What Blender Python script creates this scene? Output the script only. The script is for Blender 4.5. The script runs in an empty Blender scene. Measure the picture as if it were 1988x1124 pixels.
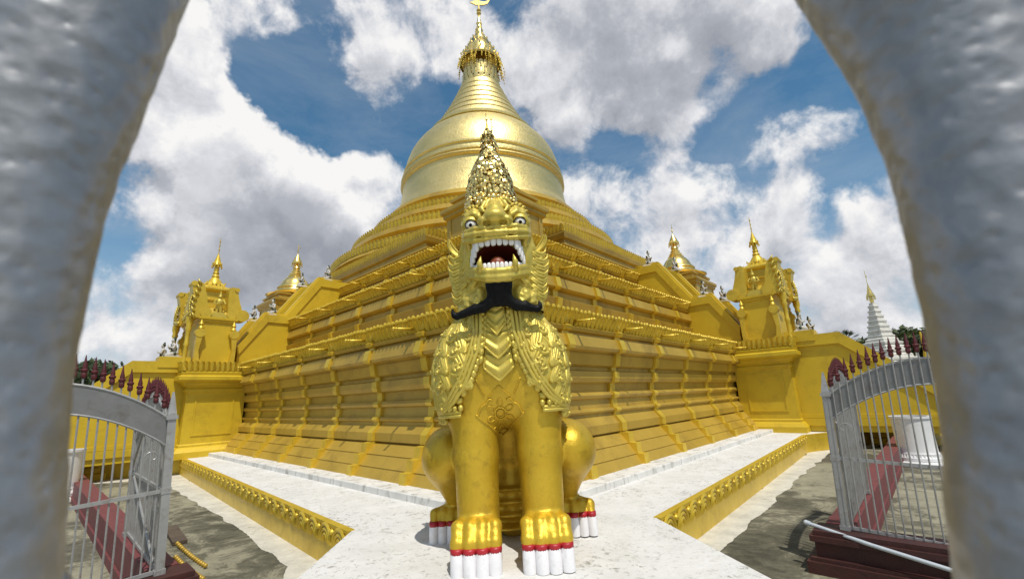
import bpy, bmesh, math, random
import numpy as np
from math import sin, cos, pi, radians, sqrt, atan2
from mathutils import Vector, Matrix
random.seed(7); rng = np.random.default_rng(11)
SC = bpy.context.scene
COL = SC.collection

# ------------------------------------------------------------------ materials
def new_mat(name):
    m = bpy.data.materials.new(name); m.use_nodes = True
    nt = m.node_tree; nt.nodes.clear()
    out = nt.nodes.new('ShaderNodeOutputMaterial'); b = nt.nodes.new('ShaderNodeBsdfPrincipled')
    nt.links.new(b.outputs[0], out.inputs[0])
    return m, nt, b

def N(nt, t, **kw):
    n = nt.nodes.new(t)
    for k, v in kw.items():
        if k.startswith('i_'): n.inputs[k[2:].replace('_', ' ')].default_value = v
        else: setattr(n, k, v)
    return n

def noise(nt, vec, scale, detail=4, rough=.55, dist=0):
    n = N(nt, 'ShaderNodeTexNoise'); n.inputs['Scale'].default_value = scale; n.inputs['Detail'].default_value = detail
    n.inputs['Roughness'].default_value = rough; n.inputs['Distortion'].default_value = dist
    nt.links.new(vec, n.inputs['Vector']); return n

def ramp(nt, fac, stops):
    r = N(nt, 'ShaderNodeValToRGB'); e = r.color_ramp.elements
    while len(e) < len(stops): e.new(.5)
    for i, (p, c) in enumerate(stops):
        e[i].position = p; e[i].color = (*c, 1) if len(c) == 3 else c
    nt.links.new(fac, r.inputs[0]); return r

def mixc(nt, fac, a, b, mode='MIX'):
    m = N(nt, 'ShaderNodeMix', data_type='RGBA', blend_type=mode)
    for s, v in ((0, fac), (6, a), (7, b)):
        if isinstance(v, (int, float)): m.inputs[s].default_value = v
        elif isinstance(v, tuple): m.inputs[s].default_value = (*v, 1)
        else: nt.links.new(v, m.inputs[s])
    return m.outputs[2]

def coords(nt, kind='Object', scale=(1, 1, 1)):
    tc = N(nt, 'ShaderNodeTexCoord')
    mp = N(nt, 'ShaderNodeMapping'); mp.inputs['Scale'].default_value = scale
    nt.links.new(tc.outputs[kind], mp.inputs[0]); return mp.outputs[0]

def bump(nt, b, h, strength, dist, prev=None):
    n = N(nt, 'ShaderNodeBump'); n.inputs['Strength'].default_value = strength; n.inputs['Distance'].default_value = dist
    nt.links.new(h, n.inputs['Height'])
    if prev is not None: nt.links.new(prev, n.inputs['Normal'])
    nt.links.new(n.outputs[0], b.inputs['Normal']); return n.outputs[0]

def paint(name, c1, c2, rough=.45, metal=.0, scale=2.0, bstr=.25, bdist=.01, bscale=25, dirt=None, dirt_amt=.35, dscale=1.3, rvar=.12, spec=.5, stretch=(1, 1, 1), coat=0):
    m, nt, b = new_mat(name); v = coords(nt, 'Object', stretch)
    n1 = noise(nt, v, scale, 6, .6); col = ramp(nt, n1.outputs[0], [(.3, c1), (.7, c2)]).outputs[0]
    if dirt:
        n2 = noise(nt, v, dscale, 9, .72, .4); f = ramp(nt, n2.outputs[0], [(.52, (0, 0, 0)), (.66, (dirt_amt,) * 3)])
        col = mixc(nt, f.outputs[0], col, dirt)
    nt.links.new(col, b.inputs['Base Color'])
    b.inputs['Metallic'].default_value = metal; b.inputs['Specular IOR Level'].default_value = spec
    b.inputs['Coat Weight'].default_value = coat; b.inputs['Coat Roughness'].default_value = .25
    n3 = noise(nt, v, scale * 3, 5, .6)
    r = N(nt, 'ShaderNodeMapRange'); nt.links.new(n3.outputs[0], r.inputs[0]); r.inputs[3].default_value = rough - rvar; r.inputs[4].default_value = rough + rvar
    nt.links.new(r.outputs[0], b.inputs['Roughness'])
    if bstr:
        n4 = noise(nt, v, bscale, 6, .65); bump(nt, b, n4.outputs[0], bstr, bdist)
    return m

M = {}
M['wall_gold'] = paint('gold_wall_paint', (.42, .270, .034), (.53, .355, .055), .44, .25, .9, .3, .012, 14, (.17, .10, .025), .45, .8, .1)
M['trim_gold'] = paint('gold_trim_paint', (.60, .415, .030), (.74, .53, .058), .38, .35, 2, .3, .01, 22, (.24, .14, .03), .3, 2.5)
M['yellow'] = paint('yellow_wall_paint', (.55, .375, .014), (.65, .46, .022), .5, .08, .8, .3, .012, 12, (.30, .19, .02), .4, 1.1)
M['lion_gold'] = paint('lion_gold_paint', (.53, .340, .018), (.68, .455, .036), .40, .5, 1.6, .55, .012, 17, (.30, .18, .018), .5, 6.5, .12)
M['lion_relief'] = paint('lion_relief_gold', (.56, .43, .06), (.68, .54, .11), .42, .42, 5, .3, .006, 40, (.30, .19, .03), .45, 5, .08)
M['fence_band_shaded'] = paint('fence_band_shaded_grey', (.17, .17, .165), (.23, .23, .225), .45, .25, 4, .2, .004, 40, (.13, .10, .08), .6, 6)  # darker copy of the fence grey; the arch band's shade is put into its colour
M['leaf_gold'] = paint('polished_gold_leaf', (.86, .64, .20), (.95, .76, .32), .26, 1.0, 5, .1, .004, 50, rvar=.06)
M['stupa_gold'] = paint('stupa_gilding', (.80, .58, .16), (.92, .70, .25), .25, .9, 2, .2, .01, 10, rvar=.08)
M['white_claw'] = paint('white_claw_paint', (.74, .73, .74), (.84, .83, .84), .45, 0, 6, .25, .008, 30, (.45, .43, .4), .4, 6)
M['tooth'] = paint('tooth_paint', (.80, .79, .76), (.86, .85, .83), .3, 0, 6, .05, .003, 30)
M['red'] = paint('red_paint', (.30, .008, .014), (.40, .014, .022), .4, 0, 6, .1, .004, 30)
M['black'] = paint('black_paint', (.004, .004, .004), (.009, .009, .009), .5, 0, 6, .5, .012, 28, stretch=(1, 1, .35), spec=.12)
M['mouth_red'] = paint('mouth_red', (.10, .014, .006), (.15, .022, .010), .6, 0, 6, .2, .004, 30)
M['tongue_red'] = paint('tongue_red', (.22, .045, .015), (.28, .06, .02), .5, 0, 6, .2, .004, 30)
M['silver'] = None
M['fence_white'] = paint('fence_grey_white_paint', (.30, .30, .29), (.38, .38, .37), .42, .25, 6, .2, .004, 60, (.20, .16, .12), .6, 9)
M['maroon'] = paint('maroon_paint', (.075, .010, .012), (.12, .016, .02), .5, 0, 5, .3, .006, 30, (.05, .015, .015), .6, 5)
M['maroon_dull'] = paint('worn_maroon_plinth', (.035, .008, .006), (.06, .014, .010), .65, 0, 3, .5, .012, 18, (.03, .018, .014), .7, 2.5)
M['kerb_red'] = paint('worn_red_kerb_paint', (.13, .030, .030), (.19, .046, .045), .7, 0, 3, .4, .01, 18, (.05, .025, .02), .7, 3)
M['white_stone'] = paint('whitewashed_stone', (.60, .58, .52), (.74, .72, .66), .7, 0, 2, .5, .03, 9, (.30, .29, .25), .6, 3)
M['ledge_white'] = paint('whitewashed_ledge', (.60, .59, .55), (.76, .75, .72), .75, 0, 2, .5, .03, 9, (.22, .21, .17), .8, 4.5, stretch=(1, 1, .35))
M['pot_white'] = paint('white_pot_paint', (.66, .66, .65), (.76, .76, .75), .5, 0, 2, .2, .01, 12, (.4, .38, .33), .4, 2)
M['statue_dark'] = paint('dark_green_paint', (.02, .035, .016), (.05, .07, .03), .4, 0, 8, .1, .004, 30)
M['statue_skin'] = paint('pale_statue_paint', (.45, .43, .39), (.58, .56, .52), .5, 0, 8, .1, .004, 30)
M['pipe'] = paint('blue_grey_pipe', (.42, .46, .50), (.5, .54, .58), .4, 0, 8, .1, .003, 40)
M['bark'] = paint('bark', (.07, .05, .035), (.12, .09, .06), .85, 0, 3, .8, .03, 12)
M['bronze'] = paint('bronze_brown', (.18, .09, .03), (.28, .15, .05), .35, .8, 4, .2, .01, 20)
M['soil'] = paint('dark_soil', (.03, .025, .02), (.06, .05, .04), .9, 0, 4, .6, .03, 20)

def silver_mat():
    m, nt, b = new_mat('silver_painted_iron'); v = coords(nt)
    n = noise(nt, v, 60, 5, .6); c = ramp(nt, n.outputs[0], [(.3, (.27, .275, .285)), (.7, (.36, .365, .375))])
    n2 = noise(nt, v, 30, 6, .7); f = ramp(nt, n2.outputs[0], [(.66, (0, 0, 0)), (.76, (.3,) * 3)])
    nt.links.new(mixc(nt, f.outputs[0], c.outputs[0], (.33, .30, .27)), b.inputs['Base Color'])
    b.inputs['Metallic'].default_value = .8; b.inputs['Roughness'].default_value = .47
    vo = N(nt, 'ShaderNodeTexVoronoi', feature='SMOOTH_F1'); vo.inputs['Scale'].default_value = 130; nt.links.new(v, vo.inputs['Vector'])
    p = bump(nt, b, vo.outputs['Distance'], .55, .0025); bump(nt, b, n.outputs[0], .35, .002, p)
    return m
M['silver'] = silver_mat()

def bell_mat():
    m, nt, b = new_mat('gilded_bell_plates'); v = coords(nt)
    # small rectangular gold sheets laid in courses round the bell
    sx = N(nt, 'ShaderNodeSeparateXYZ'); nt.links.new(v, sx.inputs[0])
    at = N(nt, 'ShaderNodeMath', operation='ARCTAN2'); nt.links.new(sx.outputs[1], at.inputs[0]); nt.links.new(sx.outputs[0], at.inputs[1])
    sc = N(nt, 'ShaderNodeMath', operation='MULTIPLY'); nt.links.new(at.outputs[0], sc.inputs[0]); sc.inputs[1].default_value = 5.0
    cb = N(nt, 'ShaderNodeCombineXYZ'); nt.links.new(sc.outputs[0], cb.inputs[0]); nt.links.new(sx.outputs[2], cb.inputs[1])
    br = N(nt, 'ShaderNodeTexBrick'); nt.links.new(cb.outputs[0], br.inputs[0])
    br.inputs['Scale'].default_value = 1; br.inputs['Brick Width'].default_value = .62; br.inputs['Row Height'].default_value = .34; br.inputs['Mortar Size'].default_value = .012
    br.inputs['Color1'].default_value = (.78, .63, .27, 1); br.inputs['Color2'].default_value = (.84, .68, .31, 1); br.inputs['Mortar'].default_value = (.72, .57, .23, 1)
    n = noise(nt, v, 1.2, 6, .6); cc = mixc(nt, ramp(nt, n.outputs[0], [(.35, (0, 0, 0)), (.7, (.6,) * 3)]).outputs[0], br.outputs[0], (.74, .60, .22))
    nt.links.new(cc, b.inputs['Base Color']); b.inputs['Metallic'].default_value = .9
    n2 = noise(nt, v, 3.5, 5, .6); r = N(nt, 'ShaderNodeMapRange'); nt.links.new(n2.outputs[0], r.inputs[0]); r.inputs[3].default_value = .34; r.inputs[4].default_value = .52
    nt.links.new(r.outputs[0], b.inputs['Roughness'])
    p = bump(nt, b, br.outputs['Fac'], .12, -.012); n3 = noise(nt, v, 7, 4, .6); bump(nt, b, n3.outputs[0], .35, .05, p)
    return m
M['bell'] = bell_mat()

def whitefloor_mat():
    m, nt, b = new_mat('whitewashed_terrace'); v = coords(nt)
    n = noise(nt, v, 1.5, 10, .7); c = ramp(nt, n.outputs[0], [(.3, (.61, .60, .565)), (.6, (.715, .705, .68)), (.8, (.76, .75, .73))])
    def mul(a, b_):
        k = N(nt, 'ShaderNodeMath', operation='MULTIPLY'); nt.links.new(a, k.inputs[0]); nt.links.new(b_, k.inputs[1]); return k.outputs[0]
    big = ramp(nt, noise(nt, v, .55, 5, .6).outputs[0], [(.36, (.1,) * 3), (.60, (1, 1, 1))]).outputs[0]
    # flecks where the whitewash has worn off
    f1 = ramp(nt, noise(nt, v, 13, 10, .78, .5).outputs[0], [(.545, (0, 0, 0)), (.62, (.9,) * 3)]).outputs[0]
    f2 = ramp(nt, noise(nt, v, 4.2, 13, .80, .7).outputs[0], [(.545, (0, 0, 0)), (.64, (.7,) * 3)]).outputs[0]
    c2 = mixc(nt, mul(f2, big), c.outputs[0], (.30, .28, .21)); c3 = mixc(nt, mul(f1, big), c2, (.13, .12, .085))
    f3 = ramp(nt, noise(nt, v, .8, 5, .7, 1.0).outputs[0], [(.55, (0, 0, 0)), (.75, (.45,) * 3)]).outputs[0]
    nt.links.new(mixc(nt, f3, c3, (.55, .52, .44)), b.inputs['Base Color']); b.inputs['Roughness'].default_value = .8
    nb = noise(nt, v, 16, 9, .72); bump(nt, b, nb.outputs[0], .6, .03)
    return m
M['white_floor'] = whitefloor_mat()

def ground_mat(name, light, dark, thr, sc=.75, amt=.93):
    m, nt, b = new_mat(name); v = coords(nt)
    n = noise(nt, v, 2.6, 12, .75); c = ramp(nt, n.outputs[0], [(.25, tuple(x * .62 for x in light)), (.55, light), (.8, tuple(min(1, x * 1.25) for x in light))])
    n2 = noise(nt, v, sc * 1.3, 15, .78, .5); n5 = noise(nt, v, sc * .35, 4, .5)
    ad = N(nt, 'ShaderNodeMath', operation='MULTIPLY_ADD'); nt.links.new(n5.outputs[0], ad.inputs[0]); ad.inputs[1].default_value = .6; nt.links.new(n2.outputs[0], ad.inputs[2])
    f = ramp(nt, ad.outputs[0], [(thr, (0, 0, 0)), (thr + .07, (amt * .7,) * 3), (thr + .2, (amt,) * 3)])
    n6 = noise(nt, v, 9, 10, .8); d2 = ramp(nt, n6.outputs[0], [(.35, tuple(x * .5 for x in dark)), (.7, tuple(x * 2.0 for x in dark))])
    nt.links.new(mixc(nt, f.outputs[0], c.outputs[0], d2.outputs[0]), b.inputs['Base Color']); b.inputs['Roughness'].default_value = .85
    nb = noise(nt, v, 22, 8, .7); bump(nt, b, nb.outputs[0], .6, .025)
    return m
M['ground'] = ground_mat('mould_stained_concrete', (.29, .27, .185), (.034, .031, .018), .735, .93)
M['path_white'] = ground_mat('pale_concrete_strip', (.60, .57, .48), (.20, .18, .12), .92, 2.2, .7)

def foliage_mat(name, c1, c2):
    m, nt, b = new_mat(name); v = coords(nt)
    n = noise(nt, v, 1.6, 4, .6); c = ramp(nt, n.outputs[0], [(.3, c1), (.7, c2)])
    nt.links.new(c.outputs[0], b.inputs['Base Color']); b.inputs['Roughness'].default_value = .55
    return m
M['leaf_a'] = foliage_mat('leaves_olive', (.045, .065, .018), (.10, .13, .035))
M['leaf_b'] = foliage_mat('leaves_dark', (.025, .045, .014), (.06, .09, .025))

# ------------------------------------------------------------------ mesh helpers
class MB:
    def __init__(s): s.v = []; s.f = []; s.n = 0
    def add(s, vs, fs):
        vs = np.asarray(vs, float).reshape(-1, 3); o = s.n
        s.v.append(vs); s.n += len(vs); s.f.extend([tuple(int(i) + o for i in f) for f in fs]); return o
    def box(s, lo, hi, rot=None, org=None):
        x0, y0, z0 = lo; x1, y1, z1 = hi
        v = np.array([(x0, y0, z0), (x1, y0, z0), (x1, y1, z0), (x0, y1, z0), (x0, y0, z1), (x1, y0, z1), (x1, y1, z1), (x0, y1, z1)])
        if rot is not None: v = v @ np.array(rot).T
        if org is not None: v = v + org
        s.add(v, [(3, 2, 1, 0), (4, 5, 6, 7), (0, 1, 5, 4), (1, 2, 6, 5), (2, 3, 7, 6), (3, 0, 4, 7)])
    def rects(s, prof, A, B, x0=0, y0=0, cap=True):
        """rings of a rectangle [x0,A]x[y0,B] pushed out by o at height z"""
        vs = []
        for o, z in prof: vs += [(x0 - o, y0 - o, z), (A + o, y0 - o, z), (A + o, B + o, z), (x0 - o, B + o, z)]
        fs = []
        for i in range(len(prof) - 1):
            for k in range(4):
                a, b = i * 4 + k, i * 4 + (k + 1) % 4; fs.append((a, b, b + 4, a + 4))
        if cap: n = (len(prof) - 1) * 4; fs.append((n, n + 1, n + 2, n + 3))
        s.add(vs, fs)
    def extr(s, poly, axis, lo, hi):
        """extrude a 2D outline (counter-clockwise) along an axis: 'x' (y,z), 'y' (x,z), 'z' (x,y)"""
        n = len(poly)
        def P(p, t):
            return {'x': (t, p[0], p[1]), 'y': (p[0], t, p[1]), 'z': (p[0], p[1], t)}[axis]
        vs = [P(p, lo) for p in poly] + [P(p, hi) for p in poly]
        fs = [(i, (i + 1) % n, (i + 1) % n + n, i + n) for i in range(n)] + [tuple(range(n - 1, -1, -1)), tuple(range(n, 2 * n))]
        s.add(vs, fs)
    def lathe(s, prof, c=(0, 0, 0), seg=32, mod=None, close=True):
        vs = []; n = len(prof)
        for r, z in prof:
            for k in range(seg):
                a = 2 * pi * k / seg; rr = r * (mod(a, z) if mod else 1)
                vs.append((c[0] + rr * cos(a), c[1] + rr * sin(a), c[2] + z))
        fs = [(i * seg + k, i * seg + (k + 1) % seg, (i + 1) * seg + (k + 1) % seg, (i + 1) * seg + k) for i in range(n - 1) for k in range(seg)]
        if close: fs += [tuple(range(seg - 1, -1, -1)), tuple(range((n - 1) * seg, n * seg))]
        s.add(vs, fs)
    def tube(s, pts, rad, seg=6, cap=True, flat=1.0, up=None):
        p = np.asarray(pts, float); n = len(p); rad = np.broadcast_to(np.asarray(rad, float), (n,))
        t = np.gradient(p, axis=0); t /= np.linalg.norm(t, axis=1)[:, None] + 1e-9
        u0 = np.array(up if up is not None else ((0, 0, 1) if abs(t[0][2]) < .9 else (1, 0, 0)), float); vs = []
        for i in range(n):
            a = np.cross(t[i], u0); la = np.linalg.norm(a)
            if la < 1e-6: a = np.array((1., 0, 0)); la = 1
            a /= la; b = np.cross(a, t[i]); u0 = b if up is None else u0
            for k in range(seg):
                an = 2 * pi * k / seg; vs.append(p[i] + rad[i] * (cos(an) * a + sin(an) * b * flat))
        fs = [(i * seg + k, i * seg + (k + 1) % seg, (i + 1) * seg + (k + 1) % seg, (i + 1) * seg + k) for i in range(n - 1) for k in range(seg)]
        if cap: fs += [tuple(range(seg - 1, -1, -1)), tuple(range((n - 1) * seg, n * seg))]
        s.add(vs, fs)
    def ball(s, c, r, su=10, sv=7, rot=None):
        r = np.broadcast_to(np.asarray(r, float), (3,)); vs = []; fs = []
        for j in range(sv + 1):
            th = pi * j / sv
            for k in range(su):
                a = 2 * pi * k / su; vs.append((sin(th) * cos(a) * r[0], sin(th) * sin(a) * r[1], cos(th) * r[2]))
        vs = np.array(vs)
        if rot is not None: vs = vs @ np.array(rot).T
        for j in range(sv):
            for k in range(su): fs.append((j * su + k, (j + 1) * su + k, (j + 1) * su + (k + 1) % su, j * su + (k + 1) % su))
        s.add(vs + np.array(c), fs)
    def build(s, name, mat, parent=None, smooth=False, loc=None, rot=None, sharp=None):
        me = bpy.data.meshes.new(name); v = np.concatenate(s.v)
        me.from_pydata(v.tolist(), [], s.f); me.validate(); me.update()
        me.materials.append(mat)
        if smooth:
            me.shade_smooth()
            if sharp is not None: me.set_sharp_from_angle(angle=radians(sharp))
        o = bpy.data.objects.new(name, me); COL.objects.link(o)
        if parent is not None: o.parent = parent
        if loc is not None: o.location = loc
        if rot is not None: o.rotation_euler = rot
        return o

def tag(o, label=None, cat=None, group=None, kind=None):
    if label: o['label'] = label
    if cat: o['category'] = cat
    if group: o['group'] = group
    if kind: o['kind'] = kind
    return o
def empty(name, loc, rz=0, **kw):
    o = bpy.data.objects.new(name, None); COL.objects.link(o); o.location = loc; o.rotation_euler = (0, 0, rz); o.empty_display_size = .2
    return tag(o, **kw)
def copy_tree(o, parent=None):
    c = o.copy(); COL.objects.link(c); c.parent = parent
    for ch in list(o.children): copy_tree(ch, c)
    return c

# ------------------------------------------------------------------ signed-distance sculpting
class Vol:
    def __init__(s, lo, hi, h):
        s.lo = np.array(lo, float); s.h = h
        s.ax = [np.arange(lo[i], hi[i] + h, h).astype(np.float32) for i in range(3)]
        s.d = np.full([len(a) for a in s.ax], 4., np.float32)
    def _sl(s, lo, hi, m):
        sl = []
        for i in range(3):
            a = int(max(0, math.floor((lo[i] - m - s.lo[i]) / s.h))); b = int(min(len(s.ax[i]), math.ceil((hi[i] + m - s.lo[i]) / s.h) + 1))
            if b <= a: return None
            sl.append(slice(a, b))
        return tuple(sl)
    def _g(s, sl): return s.ax[0][sl[0]][:, None, None], s.ax[1][sl[1]][None, :, None], s.ax[2][sl[2]][None, None, :]
    def _comb(s, sl, q, k, op):
        d = s.d[sl]
        if op == 'sub':
            q = -q; h = np.clip(.5 - .5 * (d - q) / k, 0, 1); s.d[sl] = d * (1 - h) + q * h + k * h * (1 - h)
        else:
            h = np.clip(.5 + .5 * (d - q) / k, 0, 1); s.d[sl] = d * (1 - h) + q * h - k * h * (1 - h)
    def ell(s, c, r, k=.05, op='add', rot=None):
        R = max(r); lo = [c[i] - (R if rot is not None else r[i]) for i in range(3)]; hi = [c[i] + (R if rot is not None else r[i]) for i in range(3)]
        sl = s._sl(lo, hi, k * 1.5 + 4 * s.h)
        if sl is None: return
        X, Y, Z = s._g(sl); x, y, z = X - c[0], Y - c[1], Z - c[2]
        if rot is not None: x, y, z = (rot[0][i] * x + rot[1][i] * y + rot[2][i] * z for i in range(3))
        k0 = np.sqrt((x / r[0]) ** 2 + (y / r[1]) ** 2 + (z / r[2]) ** 2); k1 = np.sqrt((x / r[0] ** 2) ** 2 + (y / r[1] ** 2) ** 2 + (z / r[2] ** 2) ** 2)
        s._comb(sl, k0 * (k0 - 1) / (k1 + 1e-6), k, op)
    def cone(s, a, b, ra, rb, k=.05, op='add'):
        a = np.array(a, float); b = np.array(b, float); R = max(ra, rb)
        sl = s._sl(np.minimum(a, b) - R, np.maximum(a, b) + R, k * 1.5 + 4 * s.h)
        if sl is None: return
        X, Y, Z = s._g(sl); ba = b - a; L = ba @ ba + 1e-9
        t = np.clip(((X - a[0]) * ba[0] + (Y - a[1]) * ba[1] + (Z - a[2]) * ba[2]) / L, 0, 1)
        q = np.sqrt((X - a[0] - t * ba[0]) ** 2 + (Y - a[1] - t * ba[1]) ** 2 + (Z - a[2] - t * ba[2]) ** 2) - (ra + (rb - ra) * t)
        s._comb(sl, q, k, op)
    def chain(s, pts, rad, k=.04, op='add', join=None):
        rad = np.broadcast_to(np.asarray(rad, float), (len(pts),))
        for i in range(len(pts) - 1): s.cone(pts[i], pts[i + 1], rad[i], rad[i + 1], k if join is None else join, op)
    def sample(s, p):
        q = (np.asarray(p) - s.lo) / s.h; q = np.clip(q, 0, np.array(s.d.shape) - 1.001); i = q.astype(int); f = q - i
        r = 0
        for dx in (0, 1):
            for dy in (0, 1):
                for dz in (0, 1):
                    w = (f[:, 0] if dx else 1 - f[:, 0]) * (f[:, 1] if dy else 1 - f[:, 1]) * (f[:, 2] if dz else 1 - f[:, 2])
                    r = r + w * s.d[i[:, 0] + dx, i[:, 1] + dy, i[:, 2] + dz]
        return r
    def normal(s, p):
        e = s.h * 1.5; g = np.stack([s.sample(p + np.eye(3)[i] * e) - s.sample(p - np.eye(3)[i] * e) for i in range(3)], 1)
        return g / (np.linalg.norm(g, axis=1)[:, None] + 1e-9)
    def march(s, o, d, tmax=3.0):
        """first hit of rays o + t d; returns points and normals"""
        o = np.asarray(o, float); d = np.asarray(d, float); t = np.zeros(len(o)); step = s.h * .6; hit = np.zeros(len(o), bool)
        while True:
            v = s.sample(o + d * t[:, None]); hit |= v < 0; adv = ~hit & (t < tmax)
            if not adv.any(): break
            t[adv] += np.clip(v[adv] * .6, step * .5, .1)
        for _ in range(6):
            v = s.sample(o + d * t[:, None]); t += np.clip(v, -step, step) * .7
        p = o + d * t[:, None]; return p, s.normal(p)
    def mesh(s, d=None):
        """surface nets"""
        d = s.d if d is None else d
        ins = d < 0; nx, ny, nz = [n - 1 for n in d.shape]
        acc = np.zeros((nx, ny, nz, 3), np.float32); cnt = np.zeros((nx, ny, nz), np.float32)
        for ax in range(3):
            o = [i for i in range(3) if i != ax]
            for j in (0, 1):
                for k in (0, 1):
                    a = [slice(0, -1)] * 3; a[o[0]] = slice(j, d.shape[o[0]] - 1 + j); a[o[1]] = slice(k, d.shape[o[1]] - 1 + k)
                    b = list(a); a[ax] = slice(0, -1); b[ax] = slice(1, None)
                    da, db = d[tuple(a)], d[tuple(b)]; m = (da < 0) != (db < 0)
                    t = np.where(m, da / np.where(np.abs(da - db) < 1e-9, 1, da - db), 0)
                    off = np.zeros(m.shape + (3,), np.float32); off[..., ax] = t; off[..., o[0]] = j; off[..., o[1]] = k
                    acc += off * m[..., None]; cnt += m
        act = cnt > 0; idx = np.full(act.shape, -1, int); idx[act] = np.arange(act.sum()); ii = np.argwhere(act)
        V = (ii + acc[act] / cnt[act][:, None]) * s.h + s.lo
        F = []
        for ax in range(3):
            o = [(ax + 1) % 3, (ax + 2) % 3]
            a = [slice(1, -1)] * 3; a[ax] = slice(0, -1); b = list(a); b[ax] = slice(1, None)
            m = ins[tuple(a)] != ins[tuple(b)]; e = np.argwhere(m)
            if not len(e): continue
            e = e + 1; e[:, ax] -= 1; sgn = ins[tuple(e.T)]
            def id_(p, q):
                c = e.copy(); c[:, o[0]] -= p; c[:, o[1]] -= q; return idx[tuple(c.T)]
            q = np.stack([id_(1, 1), id_(0, 1), id_(0, 0), id_(1, 0)], 1); q[~sgn] = q[~sgn][:, ::-1]; F.append(q)
        return V, np.concatenate(F)
    def build(s, name, mat, parent=None, d=None, extra=None):
        V, F = s.mesh(d); mb = MB(); mb.add(V, F.tolist())
        if extra is not None and extra.n: mb.add(np.concatenate(extra.v), extra.f)
        return mb.build(name, mat, parent, smooth=True)

# ------------------------------------------------------------------ camera, sun, sky
PITCH, ROLL, EYE = radians(14.2), radians(2.4), 1.5
fw = Vector((0, cos(PITCH), sin(PITCH))); rt0 = Vector((1, 0, 0)); up0 = rt0.cross(fw)
rt = rt0 * cos(ROLL) - up0 * sin(ROLL); up = up0 * cos(ROLL) + rt0 * sin(ROLL)
cd = bpy.data.cameras.new('camera'); cam = bpy.data.objects.new('camera', cd); COL.objects.link(cam)
mw = Matrix((rt, up, -fw)).transposed().to_4x4(); mw.translation = (0, 0, EYE); cam.matrix_world = mw
cd.sensor_width = 36; cd.lens = 36 * 830 / 1988; cd.clip_start = .02; cd.clip_end = 4000
cd.dof.use_dof = True; cd.dof.focus_distance = 6.5; cd.dof.aperture_fstop = 6.5
SC.camera = cam
SC.view_settings.view_transform = 'Standard'; SC.view_settings.look = 'None'; SC.view_settings.exposure = .04; SC.view_settings.gamma = 1
SC.cycles.max_bounces = 6

SUN_EL = radians(64); sh = Vector((.36, -.93, 0)).normalized()
sdir = Vector((sh.x * cos(SUN_EL), sh.y * cos(SUN_EL), sin(SUN_EL)))
sl = bpy.data.lights.new('sun', 'SUN'); sl.energy = 3.6; sl.angle = radians(.6); sl.color = (1, .95, .86)
so = bpy.data.objects.new('sun', sl); COL.objects.link(so); so.rotation_euler = sdir.to_track_quat('Z', 'Y').to_euler(); so.location = (20, -20, 60)

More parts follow.
